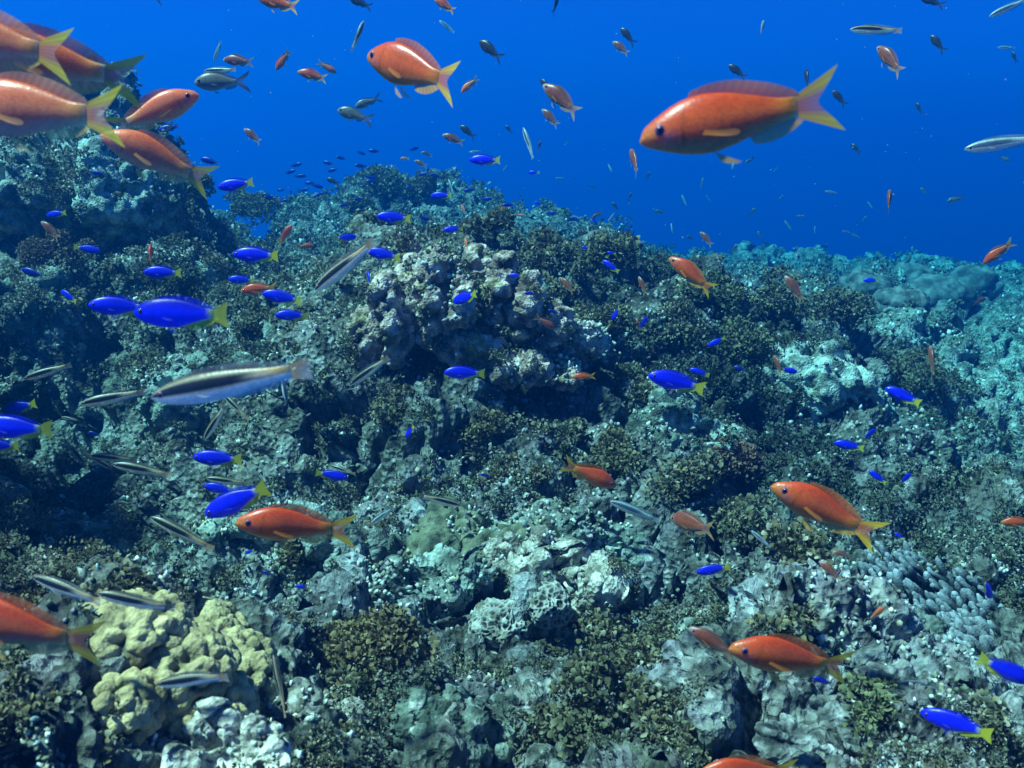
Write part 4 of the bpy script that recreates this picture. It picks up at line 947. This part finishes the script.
FISH = [
# the orange anthias large in the picture
('P', -92, 24, 82, 60, 'large pink-orange fish cut by the left edge, topmost of the upper left pile', 8, .03),
('P', -34, 52, 141, 76, 'pink-orange fish in the upper left pile, half hidden below the topmost one', -8, -.06, 1.08),
('P', -58, 103, 136, 120, 'longest pale pink-orange fish crossing the left edge, lowest of the cut off ones', 6, .03),
('P', 197, 92, 108, 134, 'pink-orange fish facing right with its tail behind another fish tail', 10, .0, .9),
('P', 106, 137, 213, 182, 'pink-orange fish swimming left and upward over the upper left rock', -5, -.06),
('A', 361, 42, 468, 98, 'plump orange fish at top centre diving tail down to the right', 38, .10, 1.05),
('A', 642, 134, 842, 102, 'largest orange fish alone in open blue water at upper right', 5, -.04, 1.0),
('A', 238, 521, 359, 531, 'orange fish with a yellow tail in front of the pale rock slab at lower left', -6, .08),
('A', -66, 606, 106, 650, 'large orange fish cut by the left edge in front of the cream coral', 15, -.14),
('A', 773, 486, 882, 537, 'orange fish with long yellow tail lobes at right, head pointing up left', 6, .08),
('A', 728, 646, 858, 672, 'front orange fish of the overlapping pair at lower right', -5, -.06),
('R', 690, 629, 736, 656, 'darker orange fish half behind the front one of the lower right pair', 20, .05, 1.25),
('A', 617, 487, 560, 462, 'orange fish swimming right and down in the centre', 10, .05, .9),
('A', 671, 256, 712, 294, 'orange fish with white chin pointing up left in the middle distance at right', 25, -.08, .95),
('A', 700, 770, 800, 772, 'orange back of a fish cut by the bottom edge', 0, .05),
('R', 675, 521, 711, 527, 'small dark orange fish above the oval blue one in the right foreground', 52, .05, 1.0),
('A', 1003, 523, 1036, 522, 'small orange fish cut by the right edge', 15, 0, .7),
('P', 887, 609, 863, 620, 'tiny pale orange fish in front of the finger coral', 20, 0, .6),
('R', 821, 562, 841, 581, 'tiny brownish orange fish behind the tail of the right orange fish', 20, 0, .8),
('R', 833, 552, 852, 557, 'tiny brown fish just above another brownish one at right', 15, 0, .7),
('A', 240, 291, 280, 287, 'orange fish among the three blue fish left of centre', 10, .05, .8),
('A', 148, 243, 153, 268, 'small upright orange fish above a blue fish at left', 30, .05, .8),
('R', 40, 221, 62, 240, 'dull red fish in front of the upper left rock', 15, .05),
('A', 572, 377, 596, 376, 'tiny orange fish with a white patch below the flat ledge', 10, 0, .7),
('R', 556, 329, 534, 316, 'small dull red fish at the end of the flat ledge', 15, 0),
('R', 561, 277, 574, 294, 'tiny dull red fish under the dark algae hump in the middle distance', 20, 0),
('R', 639, 276, 646, 296, 'tiny brownish upright fish left of the steep orange fish', 20, 0),
('R', 786, 275, 803, 303, 'brown upright fish above the dark ridge at right', 20, .05),
('R', 934, 345, 930, 379, 'pale brown upright fish seen from behind on the bright right slope', 30, .03),
('R', 988, 298, 970, 304, 'dim brown fish near the far ridge at the right edge', 10, 0),
('A', 986, 263, 1011, 241, 'orange and white fish rising at the right edge above the ridge', 15, .08, .7),
('R', 776, 355, 780, 376, 'small brown upright fish left of a dim blue one at right', 30, 0),
('R', 636, 318, 640, 332, 'tiny orange-brown fish beside a round blue fish in the middle distance', 20, 0),
('P', 290, 224, 279, 248, 'small pale orange fish pointing up left of the far hill', 25, 0, .8),
('A', 314, 245, 296, 247, 'small red fish behind the large blurred striped fish', 10, 0, .6),
('P', 461, 204, 466, 216, 'tiny pale orange upright fish right of the far hill, upper one', 30, 0, .6),
('P', 465, 237, 468, 253, 'tiny pale orange upright fish right of the far hill, lower one', 30, 0, .7),
('R', 349, 201, 342, 204, 'speck of a reddish fish on the left of the far hill', 10, 0),
('P', 524, 216, 514, 214, 'speck of a pale orange fish over the middle ridge', 10, 0, .6),
# small anthias in the open water
('A', 256, -4, 303, 10, 'orange fish cut by the top edge left of centre', 5, .10, .8),
('A', 275, 69, 292, 50, 'small red fish with raised tail, left one of the trio at upper left', 15, .12, .75),
('A', 297, 71, 329, 80, 'small orange fish in the middle of the trio at upper left', 10, .05, .8),
('P', 336, 72, 317, 62, 'small pale orange fish facing right in the trio at upper left', 15, .05, .7),
('R', 222, 58, 256, 64, 'brownish red fish behind the striped one at upper left', 5, .05),
('R', 243, 128, 263, 144, 'small dull red fish right of the upper left pile', 15, .05),
('A', 434, -2, 456, 13, 'small reddish fish cut by the top edge above the plump orange fish', 15, .05, .6),
('P', 461, 92, 479, 77, 'small pinkish fish just right of the plump orange fish tail', 15, .05, .6),
('R', 442, 134, 465, 144, 'small orange-grey fish below the tail of the plump orange fish', 15, .08),
('R', 421, 152, 433, 156, 'tiny orange fish beside a tiny blue one above the far hill', 10, 0),
('R', 414, 160, 428, 167, 'tiny brown fish just under a tiny orange one above the far hill', 10, 0),
('P', 400, 158, 410, 159, 'speck of an orange fish above the far hill', 10, 0, .5),
('R', 543, 82, 581, 118, 'brown and orange fish tilted steeply in open water at top centre', 15, .06, 1.1),
('R', 542, 108, 559, 128, 'smaller brown fish just below the steep brown and orange one', 15, .05),
('R', 613, 40, 629, 56, 'small reddish fish with white face beside a dark one at top right of centre', 20, .05),
('R', 541, 140, 537, 153, 'tiny brown upright fish beside a slender grey one', 20, 0),
('R', 632, 146, 638, 178, 'red and white fish seen head on left of the largest orange fish', 40, .05),
('R', 882, 42, 899, 79, 'reddish grey fish diving tail down under the striped fish at upper right', 25, .08),
('R', 893, 188, 885, 217, 'pale brown fish pointing up in open water at right', 25, .05),
('R', 701, 231, 712, 247, 'small orange and dark fish above the steep orange one', 25, .05),
('R', 592, 218, 603, 211, 'tiny orange-brown fish over the middle ridge above a tiny blue one', 10, 0),
# blue damselfish
('D', 132, 312, 235, 315, 'largest bright blue fish with yellow tail at left', 4, .05, 1.05),
('D', 90, 305, 152, 308, 'blue fish partly behind the largest blue fish at left', 0, .05),
('D', -22, 425, 55, 431, 'blue fish with broad yellow tail cut by the left edge', 8, -.06),
('D', 0, 411, 40, 403, 'dim blue fish just above the cut off yellow tailed one at the left edge', 10, 0),
('D', -20, 445, 20, 446, 'yellow tail of a blue fish below another at the left edge', 0, 0, .9),
('D', 203, 516, 273, 484, 'bright blue fish slanting head down left above the orange fish at lower left', 5, .06),
('D', 203, 486, 238, 492, 'blue fish hidden behind the slanting blue one at lower left', 0, 0),
('D', 192, 457, 245, 460, 'blue fish with yellow tail under the large striped fish', 5, .05),
('D', 348, 478, 314, 472, 'blue fish facing right with yellow tail in front of the green coral', 5, 0),
('D', 232, 254, 282, 256, 'blue fish topmost of the group left of centre', 5, .04),
('D', 228, 279, 256, 281, 'blue fish above the small orange one left of centre', 5, 0),
('D', 262, 293, 304, 302, 'blue fish to the right of the small orange one left of centre', 5, .05),
('D', 275, 315, 310, 316, 'blue fish lowest of the group left of centre', 5, 0),
('D', 143, 272, 184, 273, 'blue fish with yellow tail above the largest blue fish', 8, .05),
('D', 217, 187, 256, 182, 'blue fish with pale tail in front of the left rock edge', 8, .05),
('N', 200, 158, 219, 164, 'dim blue fish near the tail of the lowest pink-orange fish', 10, 0),
('N', 158, 130, 180, 126, 'dim blue fish behind the right facing pink-orange fish', 10, 0),
('N', 90, 172, 106, 174, 'tiny blue fish on the upper left rock', 10, 0),
('D', 45, 215, 68, 213, 'blue fish with yellow tail on the upper left rock', 10, 0),
('D', 100, 251, 73, 247, 'blue fish facing right on the upper left rock', 10, 0),
('N', 20, 269, 45, 277, 'dim blue fish in the shade at the left edge', 10, 0),
('D', 59, 290, 79, 303, 'blue fish slanting in shade left of the largest blue fish', 15, 0),
('N', 88, 432, 101, 436, 'tiny dim blue fish in the dark valley at left', 10, 0),
('D', 452, 301, 479, 294, 'round blue fish in front of the knobby outcrop', 48, .03),
('D', 444, 372, 487, 374, 'lone blue fish with yellow tail in front of the black hollow', 5, .04),
('D', 376, 216, 413, 219, 'blue fish with yellow tail in front of the far hill', 8, .04),
('D', 356, 236, 334, 239, 'blue fish facing right below the far hill', 15, 0),
('D', 366, 250, 402, 259, 'blue fish behind the tail of the blurred striped fish', 8, .04),
('D', 367, 270, 371, 288, 'small steep blue fish left of the knobby outcrop', 20, 0),
('D', 405, 438, 415, 425, 'small steep blue fish in front of the ochre algae bush', 25, 0),
('D', 469, 159, 502, 161, 'blue fish with yellow tail in open water above the far hill', 8, .04),
('D', 430, 195, 453, 196, 'blue fish on the right shoulder of the far hill', 8, 0),
('D', 443, 230, 464, 229, 'blue fish with yellow tail below the right shoulder of the far hill', 8, 0),
('D', 528, 172, 540, 173, 'tiny round blue fish in open water above the middle ridge', 20, 0),
('D', 648, 375, 707, 389, 'long bright blue fish with yellow tail right of centre', 4, .04),
('D', 690, 369, 710, 376, 'blue fish behind the long blue one right of centre', 15, 0),
('N', 734, 367, 745, 370, 'tiny dim blue fish right of the long blue one', 15, 0),
('D', 708, 346, 726, 337, 'blue fish tilted up in the middle distance right of centre', 20, 0),
('D', 648, 317, 637, 331, 'round blue fish with a tiny orange one at its tail in the middle distance', 30, 0),
('D', 612, 320, 620, 307, 'small steep blue fish left of a round blue one in the middle distance', 20, 0),
('D', 603, 260, 619, 273, 'blue fish slanting in front of the dark algae hump at the ridge', 15, 0),
('D', 509, 275, 523, 276, 'small blue fish above the flat ledge', 10, 0),
('N', 524, 293, 536, 294, 'speck of a blue fish under a small blue one above the ledge', 10, 0),
('N', 548, 310, 558, 313, 'speck of a blue fish on the flat ledge', 10, 0),
('D', 887, 388, 920, 404, 'blue fish with yellow tail on the dark ridge at right', 8, .04),
('D', 835, 443, 864, 448, 'blue fish with raised yellow tail, left of the near pair at right', 10, .05),
('D', 876, 429, 861, 441, 'blue fish facing up right, upper of the near pair at right', 15, 0),
('D', 870, 471, 886, 484, 'dim blue fish below the pair at right', 15, 0),
('D', 913, 474, 896, 484, 'blue fish facing right below the pair at right', 15, 0),
('D', 798, 372, 779, 369, 'dim blue fish right of the small brown upright one', 15, 0),
('D', 864, 280, 879, 281, 'small blue fish in front of the far boulder corals', 15, 0),
('D', 996, 600, 979, 577, 'steep blue fish with yellow tail at the right edge above the dark hollow', 30, .04),
('D', 1034, 682, 976, 658, 'bright blue fish with yellow tail leaving at the right edge', 5, .05),
('D', 927, 718, 988, 729, 'oval bright blue fish at the lower right corner', 38, .04),
('D', 697, 573, 731, 566, 'lone oval blue fish in the right foreground', 8, .03),
('N', 813, 678, 832, 684, 'dim blue fish behind the tail of the lower right orange fish', 10, 0),
('D', 895, 533, 904, 539, 'tiny blue fish right of the orange fish tail at right', 20, 0),
('D', 245, 554, 255, 549, 'tiny blue fish left of the lower left orange fish', 15, 0),
('D', 295, 586, 310, 588, 'tiny blue fish under the lower left orange fish', 10, 0),
('N', 261, 572, 272, 574, 'dim tiny blue fish on the pale slab', 10, 0),
('N', 480, 474, 490, 477, 'dim tiny blue fish beside the dark algae in the middle', 10, 0),
('D', 597, 223, 590, 219, 'tiny blue fish over the middle ridge', 10, 0),
('D', 581, 247, 590, 249, 'tiny blue fish on the crest of the middle ridge, left one', 10, 0),
('D', 607, 252, 616, 254, 'tiny blue fish on the crest of the middle ridge, right one', 10, 0),
('D', 534, 202, 543, 206, 'tiny blue fish in open water over the middle ridge', 10, 0),
# striped fish
('S', 145, 397, 318, 367, 'large slender black and white striped fish with orange tail at left', 3, .03, 1.05),
('S', 81, 404, 146, 391, 'slender striped fish touching the head of the large striped one', 4, -.04),
('S', 24, 379, 72, 364, 'small striped fish in the shade left of the large striped one', 5, .05),
('S', 60, 417, 78, 420, 'dim small striped fish in the shade left of the slender striped one', 10, 0),
('S', 221, 394, 251, 420, 'white and black striped fish slanting down under the large striped one', 10, .05),
('S', 203, 440, 227, 404, 'striped fish pointing down left under the large striped one', 10, -.05),
('S', 81, 463, 66, 439, 'small tan striped fish leading the group of four at left', 15, .05),
('S', 110, 469, 80, 449, 'white striped fish second in the group of four at left', 8, .05),
('S', 90, 455, 137, 461, 'striped fish uppermost in the group of four at left', 5, -.05),
('S', 112, 464, 174, 475, 'longest striped fish in the group of four at left', 4, .04),
('S', 206, 478, 248, 484, 'slender striped fish between two blue fish at lower left', 5, 0),
('S', 312, 289, 378, 242, 'blurred striped fish with a tan back rising tail first left of the outcrop', 10, .06),
('S', 349, 385, 390, 357, 'striped fish pointing down left under the knobby outcrop', 8, .04),
('L', 286, 402, 282, 374, 'pale blue-white upright slender fish right of the large striped fish tail', 15, .04),
('S', 330, 466, 356, 474, 'striped fish just above the right facing blue one', 8, 0),
('S', 461, 506, 418, 494, 'striped fish facing right over the green coral', 6, -.04),
('L', 370, 525, 395, 506, 'pale slender fish above the green coral mound, pointing down left', 8, .04),
('L', 610, 501, 660, 521, 'blue-grey slender fish below the orange fish in the centre', 5, .04),
('L', 752, 531, 770, 547, 'pale slender fish left of the right orange fish', 10, 0),
('S', 27, 578, 107, 600, 'striped fish above the large orange fish at lower left', 6, -.04),
('S', 98, 592, 174, 611, 'tan striped fish resting over the cream coral', 5, -.05),
('S', 149, 517, 217, 549, 'striped fish slanting down right left of the lower left orange fish', 6, .05),
('S', 154, 686, 234, 671, 'arched striped fish in front of the cream lumpy coral', 8, .14),
('S', 271, 657, 289, 716, 'curved striped fish hanging head up beside the dark gap', 8, .10),
('S', 202, 70, 238, 71, 'striped fish among grey ones at upper left', 5, .04),
('L', 213, 61, 222, 41, 'tan slender fish pointing down above the striped one at upper left', 15, .04),
('S', 851, 28, 901, 32, 'striped fish near the top edge at upper right', 4, .04),
('L', 968, 147, 1038, 139, 'pale green striped fish cut by the right edge in open water', 4, .05),
('L', 991, 15, 1026, 0, 'grey-green slender fish in the top right corner', 6, .04),
('L', 363, 19, 353, 53, 'thin pale upright fish left of the plump orange fish', 15, .05),
('L', 439, 20, 455, 33, 'small pale fish above the plump orange fish', 10, 0),
('L', 523, 126, 534, 160, 'slender grey upright fish in open water at the centre', 12, .05),
('L', 766, 17, 758, 39, 'small blue-grey upright fish at the top right of centre', 30, .04, .7),
('L', 448, 178, 454, 195, 'small grey upright fish above the right shoulder of the far hill', 15, 0, .7),
('L', 587, 225, 590, 240, 'dim grey upright fish in front of the middle ridge', 15, 0, .7),
('L', 608, 222, 615, 212, 'tiny pale fish over the middle ridge right of a tiny blue one', 10, 0, .6),
('L', 825, 191, 837, 193, 'pale speck of a fish in open water under the largest orange fish tail', 10, 0, .6),
('L', 998, 47, 1015, 48, 'dim greenish fish near the right edge above a dark speck', 10, 0, .7),
('L', 1011, 237, 1009, 246, 'speck of a pale fish beside the rising orange one at the right edge', 15, 0, .5),
('L', 469, 152, 481, 151, 'pale speck of a fish just above a blue one in open water', 10, 0, .5),
# grey and dark fish
('G', 337, 109, 375, 122, 'grey fork-tailed fish, lower left one of two under the trio', 6, .05),
('G', 355, 107, 382, 97, 'grey fork-tailed fish, upper right one of two under the trio', 8, .05),
('G', 194, 82, 252, 82, 'dark grey blurred fish below the striped one at upper left', 6, .05),
('K', 349, -3, 373, 9, 'dark fish cut by the top edge left of the plump orange fish', 10, .05),
('K', 479, 39, 503, 62, 'dark fork-tailed fish right of the plump orange fish', 10, .05),
('K', 460, 125, 476, 139, 'dark grey fish below the plump orange fish tail', 15, .05),
('K', 558, -6, 553, 17, 'dark upright fish cut by the top edge in the middle', 15, 0),
('K', 621, 27, 635, 46, 'small dark fish above a reddish one with a white face', 15, 0),
('K', 540, 78, 552, 92, 'dark fish half hidden behind the steep brown and orange one', 20, 0),
('K', 729, 64, 747, 80, 'dark fish above the back of the largest orange fish', 15, .05),
('K', 808, 67, 806, 94, 'dark upright fish with pale head above the largest orange fish tail', 25, 0),
('K', 833, 90, 846, 107, 'dark fish right of the largest orange fish tail', 15, 0),
('K', 932, 34, 944, 54, 'dark upright fish right of the reddish grey one at upper right', 20, 0),
('K', 921, -5, 944, 8, 'dark fish cut by the top edge at upper right', 10, .05),
('K', 917, 102, 921, 115, 'speck of a dark fish in open water at upper right', 20, 0),
('K', 1013, 51, 1016, 64, 'dark speck of a fish near the right edge', 15, 0),
('K', 156, -3, 163, 7, 'dark speck of a fish at the top edge at upper left', 15, 0),
('K', 261, 194, 275, 198, 'dark fish above the gap left of the far hill', 10, 0),
('K', 326, 178, 341, 185, 'black and white banded speck of a fish left of the far hill', 10, 0),
('K', 612, 202, 619, 211, 'dark speck of a fish above the middle ridge', 15, 0),
('K', 505, 125, 513, 134, 'small dark fish left of the slender grey upright one', 15, 0),
('K', 852, 143, 860, 155, 'dim dark fish in open water below the dark one by the orange tail', 15, 0),
('G', 948, 201, 964, 197, 'dim grey fish in open water right of the pale brown one', 10, 0),
]
for a in FISH:
    code, hx, hy, tx, ty, lab = a[:6]
    fish(code, hx, hy, tx, ty, lab, *(a[6:]))
rng = random.Random(77)
for (x, y) in [(296,165),(300,176),(310,183),(316,196),(281,190),(284,201),(304,190),(322,193),(328,163),(333,170),(361,153),(374,151),(361,166),(369,177),(359,199),(414,149),(409,187),(424,218),(424,174),(270,198),(317,186),(345,205),(372,181),(290,172),(341,158),(436,176),(470,190),(486,199),(508,205),(551,213),(575,219)]:
    l = rng.uniform(8, 13); s = rng.choice((-1, 1)); dy = rng.uniform(-4, 4)
    fish('N', x + s*l/2, y + dy/2, x - s*l/2, y - dy/2, 'tiny far blue fish hovering in the blue water around the far hill', rng.uniform(-20, 20), 0)
for (x, y) in [(708,198),(702,183),(733,165),(750,160),(775,170),(781,197),(800,216),(788,225),(864,219),(734,249),(655,211),(684,200),(660,212),(752,212),(801,253),(760,235),(1004,158),(924,191),(815,230),(847,232),(567,143),(630,197),(648,176),(591,186),(610,168),(672,228),(690,238),(856,236),(905,240),(870,205),(560,178),(505,168)]:
    l = rng.uniform(7, 12); an = rng.uniform(0, 6.28)
    fish(rng.choice('LLG'), x + l/2*math.cos(an), y + l/2*math.sin(an), x - l/2*math.cos(an), y - l/2*math.sin(an), 'tiny pale far fish scattered in the open water at right of centre', rng.uniform(-20, 20), 0, .8, 'tiny pale fish far off in open water')

# ------------------------------------------------------------------ specks drifting in the water
def specks():
    rng = np.random.default_rng(5); v, f = SPH[1]; VS, FS = [], []
    for j in range(320):
        d = rng.uniform(.5, 3.2); c = at(rng.uniform(-60, 1084), rng.uniform(-20, 420), d)
        r = rng.uniform(.0003, .0007)*(.5 + .5*d)
        VS.append(v*r*rng.uniform(.5, 1.5, 3) + c); FS.append(f + len(v)*j)
    V = np.concatenate(VS); o = obj('drifting_specks', mesh_np('drifting_specks', V, np.concatenate(FS), np.tile([.5, .5, .48, 1], (len(V), 1)), M_LEAF))
    tag(o, 'tiny pale specks drifting in the clear water', kind='stuff')
specks()
